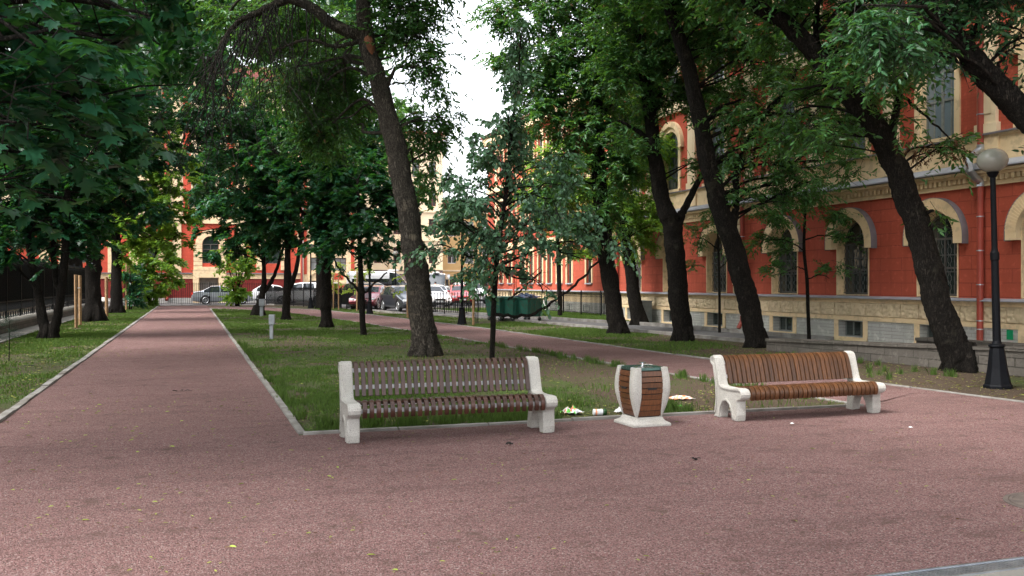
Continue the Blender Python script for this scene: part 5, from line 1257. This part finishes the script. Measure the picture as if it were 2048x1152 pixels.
make_tree('thickest dark trunk leaning far left beside the right hand lamp post', 17.5,
 [(1925,750,66),(1905,690,58),(1880,620,53),(1858,540,50),(1838,460,49),(1815,400,47),(1797,345,46),(1775,300,45),(1756,260,44),(1722,215,42),(1685,176,38),(1645,125,36),(1611,86,36),(1570,45,30),(1513,12,26),(1440,-60,20),(1380,-150,12)],
 [[(1778,310,22),(1782,280,17),(1787,250,15),(1795,200,14),(1812,150,11),(1830,90,7)],[(1700,190,10),(1670,160,8),(1640,170,6),(1580,180,3)],[(1840,440,12),(1856,425,8),(1868,420,4)],[(1800,190,7),(1850,230,5),(1900,280,3)]],
 [(1600,60,120,50,3.2,.8),(1500,-40,60,30,2.5,.7),(1730,95,80,50,-1),(1630,180,70,40,2,.8),(1600,260,90,50,1.5,.55),(1700,230,60,40,1,.5),(1780,60,90,60,0),(1800,150,50,40,0,.8),(1740,160,60,40,-1,.8),(1700,-40,160,60),(1540,-30,140,60),(1660,270,60,35,0,.4),(1880,290,50,25,0,.4),(1855,430,26,14,0,.5),(1930,300,30,22,0,.3),(1790,240,40,40,0,.4),(1880,-60,140,60)], leaf='lf_ash', size=.13, lai=2.3, n=18)
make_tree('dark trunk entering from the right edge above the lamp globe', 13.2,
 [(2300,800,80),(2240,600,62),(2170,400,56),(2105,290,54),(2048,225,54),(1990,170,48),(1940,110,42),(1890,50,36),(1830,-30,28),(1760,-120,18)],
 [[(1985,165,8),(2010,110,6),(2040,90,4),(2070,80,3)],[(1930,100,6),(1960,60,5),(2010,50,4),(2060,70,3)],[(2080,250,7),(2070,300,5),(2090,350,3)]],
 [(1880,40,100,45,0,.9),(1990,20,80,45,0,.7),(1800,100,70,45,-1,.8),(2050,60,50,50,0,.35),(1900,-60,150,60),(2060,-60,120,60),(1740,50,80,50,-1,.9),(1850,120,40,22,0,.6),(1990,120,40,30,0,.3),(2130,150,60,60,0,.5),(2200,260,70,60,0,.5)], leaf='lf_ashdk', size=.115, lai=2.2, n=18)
# saplings by the facade
make_tree('thin sapling with feathery leaves against the red wall above the amber bench', 26.4,
 [(1618,690,8),(1616,620,7),(1614,560,7),(1608,500,6),(1610,430,5),(1612,380,3)], [[(1612,540,3),(1590,535,2),(1560,550,1.5)],[(1613,560,3),(1640,550,2),(1660,556,1.5)],[(1609,500,3),(1570,480,2),(1520,478,1.5)],[(1609,480,3),(1650,470,2),(1690,480,1.5)]],
 [(1612,390,55,26,0,.6),(1560,430,50,25,0,.5),(1660,430,40,25,0,.5),(1530,480,45,22,0,.55),(1690,480,30,20,0,.5),(1665,540,30,15,0,.6),(1560,540,40,15,0,.5),(1590,500,36,20,0,.4)], leaf='lf_ash', size=.11, lai=2.0, n=6, name='sapling', group='young saplings', spray=.35, sub=.3, auto=False)
make_tree('very thin sapling in front of the arched window left of the scarred trunk', 31.0,
 [(1439,668,6),(1439,600,5),(1438,540,5),(1436,480,4),(1434,430,3)], [[(1438,540,3),(1455,520,2),(1470,500,1.5)],[(1437,500,3),(1410,480,2),(1390,475,1.5)]],
 [(1400,470,30,22,0,.5),(1455,500,24,20,0,.4),(1432,430,26,20,0,.5),(1390,530,24,16,0,.4)], leaf='lf_ash', size=.11, lai=2.0, n=6, name='sapling', group='young saplings', spray=.35, sub=.3, auto=False)

# --- centre maples
make_tree('thin forked young maple between the centre maples and the big leaning trunk', 29.1,
 [(727,675,13),(725,640,12),(724,600,12),(722,560,11),(720,500,9),(718,440,7),(715,360,5)], [[(724,592,6),(708,570,5),(685,548,4),(665,515,3)],[(726,590,5),(745,570,4),(775,545,3)]],
 [(720,430,75,50),(780,380,70,60,1,.8),(740,490,70,25,0,.8),(810,460,40,40,1,.7),(680,500,40,20,0,.6),(700,350,80,60,1),(830,400,30,40,1,.5)], leaf='lf_dark', tpl='maple', size=.16, lai=2.4, flat=.75, n=9, group='maples in the lawn', name='maple_tree')
make_tree('single dark straight maple trunk with a swelling near its foot', 34.7,
 [(653,658,24),(652,625,21),(650,600,24),(653,570,20),(653,540,19),(655,480,19),(656,400,16),(656,300,12),(660,180,8)], [[(655,500,8),(690,460,6),(720,420,4)],[(655,470,8),(610,430,6),(580,380,4)]],
 [(655,320,100,70),(640,430,90,55),(720,250,80,60,0,.8),(580,300,80,60,0,.9),(650,490,70,22,0,.8),(700,400,70,50,0,.9),(640,200,100,60,1,.6)], leaf='lf_dark', tpl='maple', size=.17, lai=2.6, flat=.75, group='maples in the lawn', name='maple_tree')
make_tree('two-stemmed dark maple left of the single straight trunk', 41.7,
 [(572,643,17),(573,600,15),(575,570,15),(575,520,12),(577,440,10),(575,330,8)], [[(576,582,10),(588,556,9),(596,520,8),(605,460,6)]],
 [(560,440,80,50),(520,370,80,60),(580,490,50,25,0,.8),(600,380,80,60,1),(480,300,80,60,1,.6),(540,250,90,60,2,.6)], leaf='lf_dark', tpl='maple', size=.18, lai=2.5, flat=.75, group='maples in the lawn', name='maple_tree')
make_tree('leaning forked maple behind the dark service post', 47.4,
 [(516,634,24),(521,606,15),(527,575,11),(528,540,8),(525,490,8),(520,420,6)], [[(525,588,9),(543,562,8),(556,530,6),(568,490,5)]],
 [(490,480,60,30),(460,430,60,50,0,.9),(530,450,60,40),(440,505,26,18,0,.8),(430,380,50,40,0,.5),(560,500,40,20,0,.7),(400,460,20,12,0,.7)], leaf='lf_maple', tpl='maple', size=.19, lai=2.4, flat=.75, group='maples in the lawn', name='maple_tree')

# --- left verge
make_tree('three-stemmed dark maple splitting at the ground on the left verge', 27.5,
 [(97,680,34),(88,650,20),(79,600,16),(68,550,14),(60,500,13),(50,430,12),(45,350,9),(40,250,6)],
 [[(103,680,26),(112,645,19),(121,590,17),(128,520,15),(132,450,14),(135,350,10),(140,240,6)],[(122,590,13),(110,550,12),(107,480,11),(105,400,9),(100,300,6)],[(72,572,6),(50,552,5),(35,535,4)]],
 [(60,430,110,50),(150,460,80,40,0,.8),(50,330,130,70),(190,340,100,70,0,.9),(20,500,60,30,0,.9),(110,500,60,20,0,.6),(120,220,150,70,1),(260,250,80,60,1,.7),(60,140,170,70,1),(-60,420,70,90)], leaf='lf_dark', tpl='maple', size=.16, lai=2.6, flat=.75, group='maples on the left verge', name='maple_tree')
make_tree('thick black trunk nearest the pair of stakes on the left verge', 40.0,
 [(187,646,42),(187,600,30),(186,550,28),(188,500,26),(190,420,24),(195,300,18),(200,150,10)], [[(190,440,8),(230,400,6),(270,380,4)],[(189,460,8),(150,420,6),(110,400,4)]],
 [(190,440,90,40,0,.9),(230,340,100,70),(120,380,90,60),(300,300,80,60,0,.7),(200,230,120,70),(300,420,50,35,0,.7),(210,510,40,16,0,.7)], leaf='lf_dark', tpl='maple', size=.18, lai=2.6, flat=.75, group='maples on the left verge', name='maple_tree')
make_tree('second thick black trunk farther along the left verge', 50.6,
 [(233,630,27),(233,590,21),(233,540,19),(232,480,18),(230,400,14),(228,280,9)], [],
 [(250,450,80,45),(330,430,60,50,0,.8),(340,370,70,50,0,.7),(270,360,80,60),(360,480,35,22,0,.6),(240,500,40,20,0,.8),(330,300,70,50,2,.6),(380,420,26,40,0,.5)], leaf='lf_brite', tpl='maple', size=.20, lai=2.3, flat=.7, group='maples on the left verge', name='maple_tree')
# --- near maple overhead at left (trunk just outside the frame)
make_tree('near maple whose large-leaved boughs hang in from the upper left corner', 8.0,
 [(-560,985,120),(-540,700,90),(-500,400,84),(-460,100,76),(-430,-200,60),(-400,-500,40)], [[(-480,280,40),(-300,160,28),(-120,110,20),(60,90,12),(200,120,6)],[(-440,0,36),(-250,-90,26),(-50,-70,18),(140,-20,10),(300,30,6)],[(-490,350,30),(-330,290,20),(-160,260,14),(20,250,8),(120,280,4)],[(-430,-150,34),(-200,-220,24),(50,-240,14),(250,-180,7)]],
 [(60,30,190,28,-.6,.9),(230,55,130,22,-.2,.8),(340,20,90,18,.8,.6),(60,95,170,26,-1,.9),(250,120,110,22,0,.8),(120,165,170,26,-.6,.9),(290,195,60,22,.3,.7),(60,215,140,26,-1,.9),(210,245,110,24,0,.8),(70,285,140,26,-.3,.9),(190,320,70,20,.4,.6),(40,350,100,24,0,.8),(0,420,60,20,.4,.5),(-150,60,140,70),(-150,250,130,70),(60,-60,260,40,0,1),(320,-50,200,34,.5,.7),(-100,-150,300,80),(250,-180,220,50)],
 leaf='lf_maple', tpl='maple', size=.175, lai=2.3, flat=.85, per=7, spray=.42, sub=.22, name='maple_tree', group=None, droop=.22, zf=.6, svar=.25)
# --- dark distant filler trees (each a tree beyond the others)
make_tree('tall dense tree far along the left boundary fence', 58.0, [(150,620,30),(150,500,26),(155,350,20),(160,200,12)], [],
 [(460,200,60,55,0,.8),(500,270,60,50,0,.8),(430,150,50,35,0,.5),(385,250,55,80,0,.8),(430,340,50,60,0,.7),(390,400,40,40,0,.7),(150,420,110,70),(100,300,130,90),(250,260,100,80,0,.8),(50,450,90,60),(160,150,150,80),(330,200,60,70,0,.5)], leaf='lf_dark', size=.26, lai=2.4, group='background trees', name='tree')
make_tree('round-headed tree rising behind the centre maples', 60.0, [(640,616,16),(640,500,14),(645,380,10),(650,250,7)], [],
 [(700,300,110,90,0,.8),(600,250,110,90,0,.7),(770,250,70,90,0,.8),(520,200,80,80,0,.6),(790,340,50,70,0,.7),(650,150,130,80,0,.6),(430,260,80,80,0,.8),(460,360,70,60,0,.7),(400,180,70,60,0,.7),(540,330,80,70,0,.7),(400,350,30,50,0,.5)], leaf='lf_ash', size=.24, lai=2.0, group='background trees', name='tree')
make_tree('bright leafy tree standing near the far red wing behind the grey-leaved tree', 46.0, [(1120,628,10),(1118,560,9),(1115,480,8),(1110,400,6)], [],
 [(1110,420,60,50,0,.9),(1160,380,60,60,0,.9),(1060,400,50,50,0,.5),(1130,320,70,60,0,.8),(1140,500,50,22,0,.6)], leaf='lf_brite', size=.2, lai=2.1, group='background trees', name='tree')
# upper crowns: crowns carried on unseen above the frame, added for their shade
def root_of(text): return next(o for o in col.objects if o.type == 'EMPTY' and text in o.get('label',''))
high_crown(root_of('big mottled trunk'), [(3.5,20,12.5,4.2,4,2.6),(0.5,21,11.5,3.2,3.2,1.8),(6.5,19,12,2.8,3,2),(.5,15.5,9.6,3,2.6,1.3),(4.5,15,9.4,2.6,2.4,1.2)], 'lf_ash')
high_crown(root_of('nearest the waste containers'), [(12,29,15,4,4,3)], 'lf_ash')
high_crown(root_of('thin limb rising right'), [(12.5,24,13,4,4,2.8)], 'lf_ash')
high_crown(root_of('dark scarred trunk'), [(11.5,19,11.5,3.8,4,2.4),(14.5,21,12,3,3,2)], 'lf_ash')
high_crown(root_of('thickest dark trunk'), [(10.5,13.5,9.5,3.6,3.2,2),(13.5,14.5,10,3,3,2)], 'lf_ash')
high_crown(root_of('entering from the right edge'), [(10.5,8.5,8.6,3.4,3.2,1.8),(13,9,9.5,3,3,2)], 'lf_ash')
high_crown(root_of('near maple whose'), [(-5,8.5,8.5,3,3.2,1.8),(-2.2,10.5,7.6,2.4,2.6,1.2),(-6,14,9,3,3,2)], 'lf_dark')
high_crown(root_of('three-stemmed dark maple'), [(-4,29,10.5,4,4,2.4),(-1,30,10,3,4,1.6)], 'lf_dark')
high_crown(root_of('pair of stakes on'), [(-4,41,13,4.5,5,3),(0,42,12,3,4,2)], 'lf_dark')
high_crown(root_of('farther along the left verge'), [(-4,54,14,4.5,5,3)], 'lf_dark')
high_crown(root_of('swelling near its foot'), [(4.5,35,12.5,4,4,2.6)], 'lf_dark')
high_crown(root_of('two-stemmed'), [(3.5,43,14,4,4,2.6)], 'lf_dark')
shade_tree('unseen ash added for shade behind the viewpoint, left of the plaza', -5, -1, 8, .3, [(-4,0,9,4,4,2),(-1,3,9.5,3,3,1.6),(-2.5,7.5,9,3,2.6,1.3)], 'lf_ash')
shade_tree('unseen ash added for shade behind the viewpoint, right of the plaza', 11.5, 1, 8, .3, [(10,1,9,4,4,2),(7.5,4,9.5,2.6,2.6,1.4),(8.5,7.5,8.4,2.6,2.2,1.2)], 'lf_ash')
shade_tree('unseen maple added for shade on the left verge outside the frame', -6.5, 19, 9, .3, [(-6.5,19,9.5,3.5,4,2.2),(-4,20.5,8.6,2.5,3,1.4)], 'lf_dark')
# brown hanging seeds on two of the right row
for (d_, cl) in ((17.4, [(1880,310,50,22,0,.3),(1820,300,30,40,0,.25)]), (23.8, [(1500,290,60,50,0,.18)]), (30.0, [(1150,270,60,60,0,.25),(1180,60,60,60,0,.15)])):
    par = min((o for o in col.objects if o.type == 'EMPTY' and o.get('category') == 'tree'), key=lambda o: (Vector(tp(cl[0][0], 700, d_))-o.location).length)
    crown(par, d_, cl, M['seed'], tpl='lance', size=.06, lai=1.0, droop=1.6, flat=.05, per=10, spray=.18, sub=.25, name='seed_clusters', twigs=False)

# --- shrubs and small staked trees
def shrub(label, u, v, d, stems, clumps, leaf, size=.16, lai=2.2, tpl='oval', name='shrub', group=None, **kw):
    p = tp(u, v, d); root = empty(name, (p.x, p.y, 0), label, name.replace('_',' ') if name != 'shrub' else 'shrub', group)
    b = MB()
    for (du, vt, w_) in stems:
        q = tp(u+du, vt, d+random.uniform(-.8,.8)); a = Vector((p.x+random.uniform(-.12,.12), p.y+random.uniform(-.2,.2), 0)); m = a*.5+q*.5+Vector((-(q.x-a.x)*.15,0,.1))
        cc = catmull([(*a, w_),(*m, w_*.8),(*q, w_*.3)], 5); b.tube([x[:3] for x in cc], [x[3] for x in cc], 6)
    b.build('stems', M['bark'], root, world=True, smooth=True, recalc=False)
    crown(root, d, clumps, M[leaf], tpl=tpl, size=size, lai=lai, **kw); return root
shrub('bushy multi-stemmed shrub at the end of the lawn hiding the silver saloon nose', 475, 611, 66.5, [(-30,500,.05),(-12,480,.05),(8,470,.05),(25,500,.05),(36,520,.04),(-20,520,.04)],
 [(475,590,24,20,0,2.0),(465,530,50,22,0,.7),(490,500,50,22,0,.6),(440,515,24,16,0,.6),(500,545,30,20,0,.6),(470,560,30,16,0,.8)], 'lf_brite', .2, 2.2)
shrub('tall leafy shrub at the far end of the left verge beside the path', 296, 612, 66, [(-20,540,.06),(-5,500,.06),(20,480,.07),(32,450,.06),(-28,560,.05)],
 [(290,580,40,30,0,1.3),(320,530,45,35,0,1),(270,540,40,30,0,1),(310,480,50,40,0,.9),(340,560,24,24,0,.8),(280,500,30,30,0,.9)], 'lf_brite', .22, 2.4)
shrub('darker shrub between the slim stakes on the left verge', 262, 620, 57, [(-6,560,.04),(8,550,.04),(0,540,.04)],
 [(265,585,20,26,0,1.5),(262,550,28,20,0,1)], 'lf_dark', .18, 2.2)
for (u, v, d, lab) in ((671,619,59,'pale young tree tied between the two slim stakes'),(716,622,56,'pale young tree by the thin stake left of the lamp base'),(818,634,47,'pale young tree just left of the big leaning trunk'),(949,648,39,'yellow-green young tree beside the pale stake near the waste containers')):
    shrub(lab, u, v, d, [(0,555,.02),(-10,560,.01),(10,550,.01)], [(u,560,22,20,0,.45),(u+12,540,18,16,0,.4),(u-10,585,14,12,0,.4)], 'lf_yell', .13, 1.2, 'oval', 'young_tree', 'young staked trees', spray=.4, sub=.35)
# little conifer at the left edge
p = gp(18,722); ct = empty('conifer_sapling', p, 'tiny dark conifer sapling at the left edge of the verge', 'sapling')
b = MB(); b.tube([(0,0,0),(.01,0,.5),(0,.01,1.0)], [.012,.009,.004], 6); b.build('stem', M['bark'], ct)
P_, D_ = [], []
for i in range(34):
    z = random.uniform(.45,1.0); a = random.uniform(0,math.tau); L = .34*(1.08-z)+.10; dv = np.array([math.cos(a),math.sin(a),.05])
    for k in range(26): P_.append(dv*L*(k/26)+np.array([0,0,z])); D_.append(dv*.5+rng.normal(size=3)*.8)
P_, D_ = np.array(P_), np.array(D_); V, F = leaves_mesh(P_, D_, rng.normal(size=P_.shape), np.full(len(P_),.07), 'needle'); fast_mesh('needles', V, F, M['needle'], ct)

# ---------------------------------------------------------------- grass and fallen leaves
def blades(name, label, n, sampler, hfun, wfun, mat):
    x, y = sampler(n); h, w_ = hfun(x, y), wfun(x, y); N_ = len(x); a = rng.uniform(0, math.tau, N_); ln = rng.uniform(.1,.55,N_)
    P = np.stack([x, y, np.zeros(N_)], 1); s = np.stack([np.cos(a), np.sin(a), np.zeros(N_)], 1)*w_[:,None]/2; b2 = rng.uniform(0, math.tau, N_)
    tipv = np.stack([np.cos(b2)*ln*h, np.sin(b2)*ln*h, h], 1); mid = tipv*np.array([.35,.35,.6])
    V = np.stack([P-s, P+s, P+mid+s*.7, P+tipv, P+mid-s*.7], 1).reshape(-1,3); F = np.array([(0,1,2,3,4)])[None]+(np.arange(N_)*5)[:,None,None]
    o = fast_mesh(name, V, F.reshape(-1,5), mat); tag(o, label, 'grass', kind='stuff'); return o
def samp(xr, yr, test, dens, ypow=1.0):
    def f(n):
        x = rng.uniform(*xr, n); y = yr[0]+(yr[1]-yr[0])*rng.random(n)**ypow
        k = test(x, y) & (rng.random(n) < dens(x, y)); return x[k], y[k]
    return f
_low = lambda y: np.interp(y, [10.27,14,18,29,40.6,54,60,63], [8.55,8.3,8.05,7.4,6.5,4.96,3.2,1.15])
_up = lambda y: np.interp(y, [9.8,12.8,17,25,33,46,57,65,68.5], [10.8,10.55,10.5,10.25,9.95,8.95,7.5,4.6,1.15])
def d_near(x, y):
    c = np.clip((vn(x,y,1.1,3)*.5+vn(x,y,.35,4)*.5-.47)*4.2, 0, 1); west = np.clip((6.2-x-.15*(y-10.4))/2.2, .05, 1)*np.clip(1.25-(y-10)*.05,.35,1)
    return np.clip(c*west*.8 + .05*west + .012, 0, 1)
blades('grass', 'patchy green grass growing on the central lawn', 230000, samp((1.2,8.5),(10.36,24),lambda x,y:(x<_low(y)-.05)&~((x>4.2)&(x<5.4)&(y<11.1)),d_near,1.35), lambda x,y:.028+.07*np.clip(vn(x,y,.5,9)*1.6-.5,0,1)*rng.uniform(.4,1.2,len(x)), lambda x,y:.006+.0006*y, M['blade'])
blades('grass', 'short grass on the far half of the central lawn', 260000, samp((1.2,7.9),(24,62.5),lambda x,y:(x<_low(y)-.05),lambda x,y:np.clip((vn(x,y,1.6,5)*.6+vn(x,y,.5,55)*.4-.42)*3,.05,1)*np.clip((y-14)/34,.35,1),1.5), lambda x,y:.05*rng.uniform(.5,1.3,len(x)), lambda x,y:.008+.0007*y, M['blade'])
blades('grass', 'short grass on the left verge', 200000, samp((-5,-2.26),(11,72),lambda x,y:x<0,lambda x,y:np.clip((vn(x,y,1.3,6)*.6+vn(x,y,.45,56)*.4-.38)*3,.05,1)*np.clip((y-12)/22,.15,1),1.5), lambda x,y:.05*rng.uniform(.5,1.3,len(x)), lambda x,y:.008+.0007*y, M['blade'])
blades('grass', 'thin grass between the side path and the road', 170000, samp((7.5,14.2),(15,66),lambda x,y:(x>_up(y)+.1)&(x<np.interp(y,[15,19.6,27.7,39.6,48,56,66],[13.2,13.2,14.1,12.8,10.5,9.7,8.4])),lambda x,y:np.clip((vn(x,y,1.4,7)-.35)*2.4,.02,1)*np.clip((y-12)/14,.1,1),1.4), lambda x,y:.05*rng.uniform(.5,1.3,len(x)), lambda x,y:.008+.0007*y, M['blade'])
blades('grass', 'bright lawn at the foot of the far red wing', 110000, samp((13.7,19.9),(25,57),lambda x,y:(x>np.interp(y,[25,27,32,37.5,43,50,57],[17.25,17.15,16.85,15.75,14.75,13.55,13.5]))&((y>37.3)|(x<17.6)),lambda x,y:np.ones(len(x)),1.2), lambda x,y:.07*rng.uniform(.5,1.3,len(x)), lambda x,y:.012+.0007*y, M['blade'])
# tufts along the kerbs
def tufts(n):
    X_, Y_ = [], []
    for i in range(n):
        k = random.random()
        if k < .45: cx, cy = random.uniform(1.3,6.0), 10.4+abs(random.gauss(0,.35))
        elif k < .6: cx, cy = 1.22+abs(random.gauss(0,.08)), random.uniform(10.5,26)
        elif k < .85:
            cy = random.uniform(11,24); cx = lowX(cy)-.1-abs(random.gauss(0,.12))
        else: cx, cy = random.uniform(11,13.2), random.uniform(13,18)
        if 4.2 < cx < 5.4 and cy < 11.2: continue
        m = random.randint(15,60); X_.append(np.random.default_rng(i).normal(cx,.035,m)); Y_.append(np.random.default_rng(i+999).normal(cy,.03,m))
    return np.concatenate(X_), np.concatenate(Y_)
blades('grass', 'taller tufts of grass along the kerbs', 260, tufts, lambda x,y:rng.uniform(.05,.17,len(x)), lambda x,y:np.full(len(x),.009), M['blade'])
def fallen(name, label, n, xr, yr, test, size=.05, ypow=1.3, dens=None, mat='dropleaf', z=.012):
    x = rng.uniform(*xr, n); y = yr[0]+(yr[1]-yr[0])*rng.random(n)**ypow; k = test(x, y)
    if dens is not None: k &= rng.random(n) < dens(x, y)
    x, y = x[k], y[k]; N_ = len(x); a = rng.uniform(0, math.tau, N_)
    P = np.stack([x,y,np.full(N_,z)+rng.uniform(0,.008,N_)],1); D = np.stack([np.cos(a),np.sin(a),rng.uniform(-.1,.15,N_)],1); Nn = np.array([0,0,1.0])+rng.normal(size=(N_,3))*.22
    V, F = leaves_mesh(P, D, Nn, size*rng.uniform(.5,1.4,N_), 'lance'); V[:,2] = np.maximum(V[:,2], .010); o = fast_mesh(name, V, F, M[mat]); tag(o, label, 'fallen leaves', kind='stuff')
fallen('fallen_leaves', 'scattered yellow-green leaves and seeds on the pink gravel plaza', 5200, (-3,11), (4.4,10.2), lambda x,y:(y<10.2), .032, .9, lambda x,y:np.clip((vn(x,y,.9,21)-.45)*2.2,.04,1)*.5)
M['freshleaf'] = leafmat('fresh_fallen_leaf', (.25,.32,.045), (.4,.45,.05), .35, .6, .15)
fallen('fallen_leaves', 'fresh yellow-green leaves dropped on the pink gravel', 900, (-2.6,8), (4.4,14), lambda x,y:(y<10.2)|((x>-2)&(x<1)), .046, 1.0, lambda x,y:np.clip((3.5-x)/4,.12,1)*np.clip((y-4)/3,.3,1)*np.clip((vn(x,y,1.2,41)-.2)*1.6,.1,1), mat='freshleaf', z=.018)
fallen('fallen_leaves', 'scattered leaves along the main path', 9000, (-2.1,1.05), (10.3,50), lambda x,y:y>0, .045, 1.3, lambda x,y:np.clip((vn(x*.5,y,1.5,22)-.5)*1.6,.02,1)*np.clip((y-9)/14,.15,1))
fallen('fallen_leaves', 'litter of dry leaves over the central lawn', 15000, (1.2,8.5), (10.4,30), lambda x,y:x<_low(y)-.05, .045, 1.4, lambda x,y:np.clip((vn(x,y,.8,23)-.3)*2,.1,1))
fallen('fallen_leaves', 'dry leaves on the left verge', 6000, (-5,-2.3), (11,50), lambda x,y:x<0, .06, 1.3)
fallen('fallen_leaves', 'dry leaves and bark bits on the bare soil right of the side path', 7000, (9,14), (10,36), lambda x,y:x>_up(y)+.1, .05, 1.2)
fallen('dark_debris', 'dark bits of twig and clods scattered on the gravel plaza', 2600, (-3,11), (4.4,12), lambda x,y:(y<10.2)|((x>-2)&(x<1)), .028, .8, lambda x,y:np.clip((vn(x,y,.7,31)-.4)*2.2,.05,1)*.6, mat='seed')
# fallen twig pieces
for i, (u, v, L, lab) in enumerate(((365,782,.26,'dark crumpled leaf clump lying mid-way on the main path'),(1391,920,.10,'small dark twig cluster on gravel in front of the amber bench'),(1018,890,.12,'dark twig cluster on gravel below the dark brown bench'),(60,732,.3,'dark leafy clump on the left verge near the conifer sapling'))):
    p = gp(u, v, .012); b = MB()
    for k in range(9):
        a = random.uniform(0,math.tau); q = Vector((math.cos(a)*L*.4*random.random(), math.sin(a)*L*.25*random.random(), random.uniform(0,.02))); e = q+Vector((random.uniform(-.3,.3)*L, random.uniform(-.2,.2)*L, random.uniform(0,.02))); b.obox((q+e)/2, (e-q).length, .018, .003, random.uniform(0,3), random.uniform(-.5,.5), random.uniform(-.3,.3))
    o = b.build('twig_clump', M['twig']); o.location = p; tag(o, lab, 'twigs')
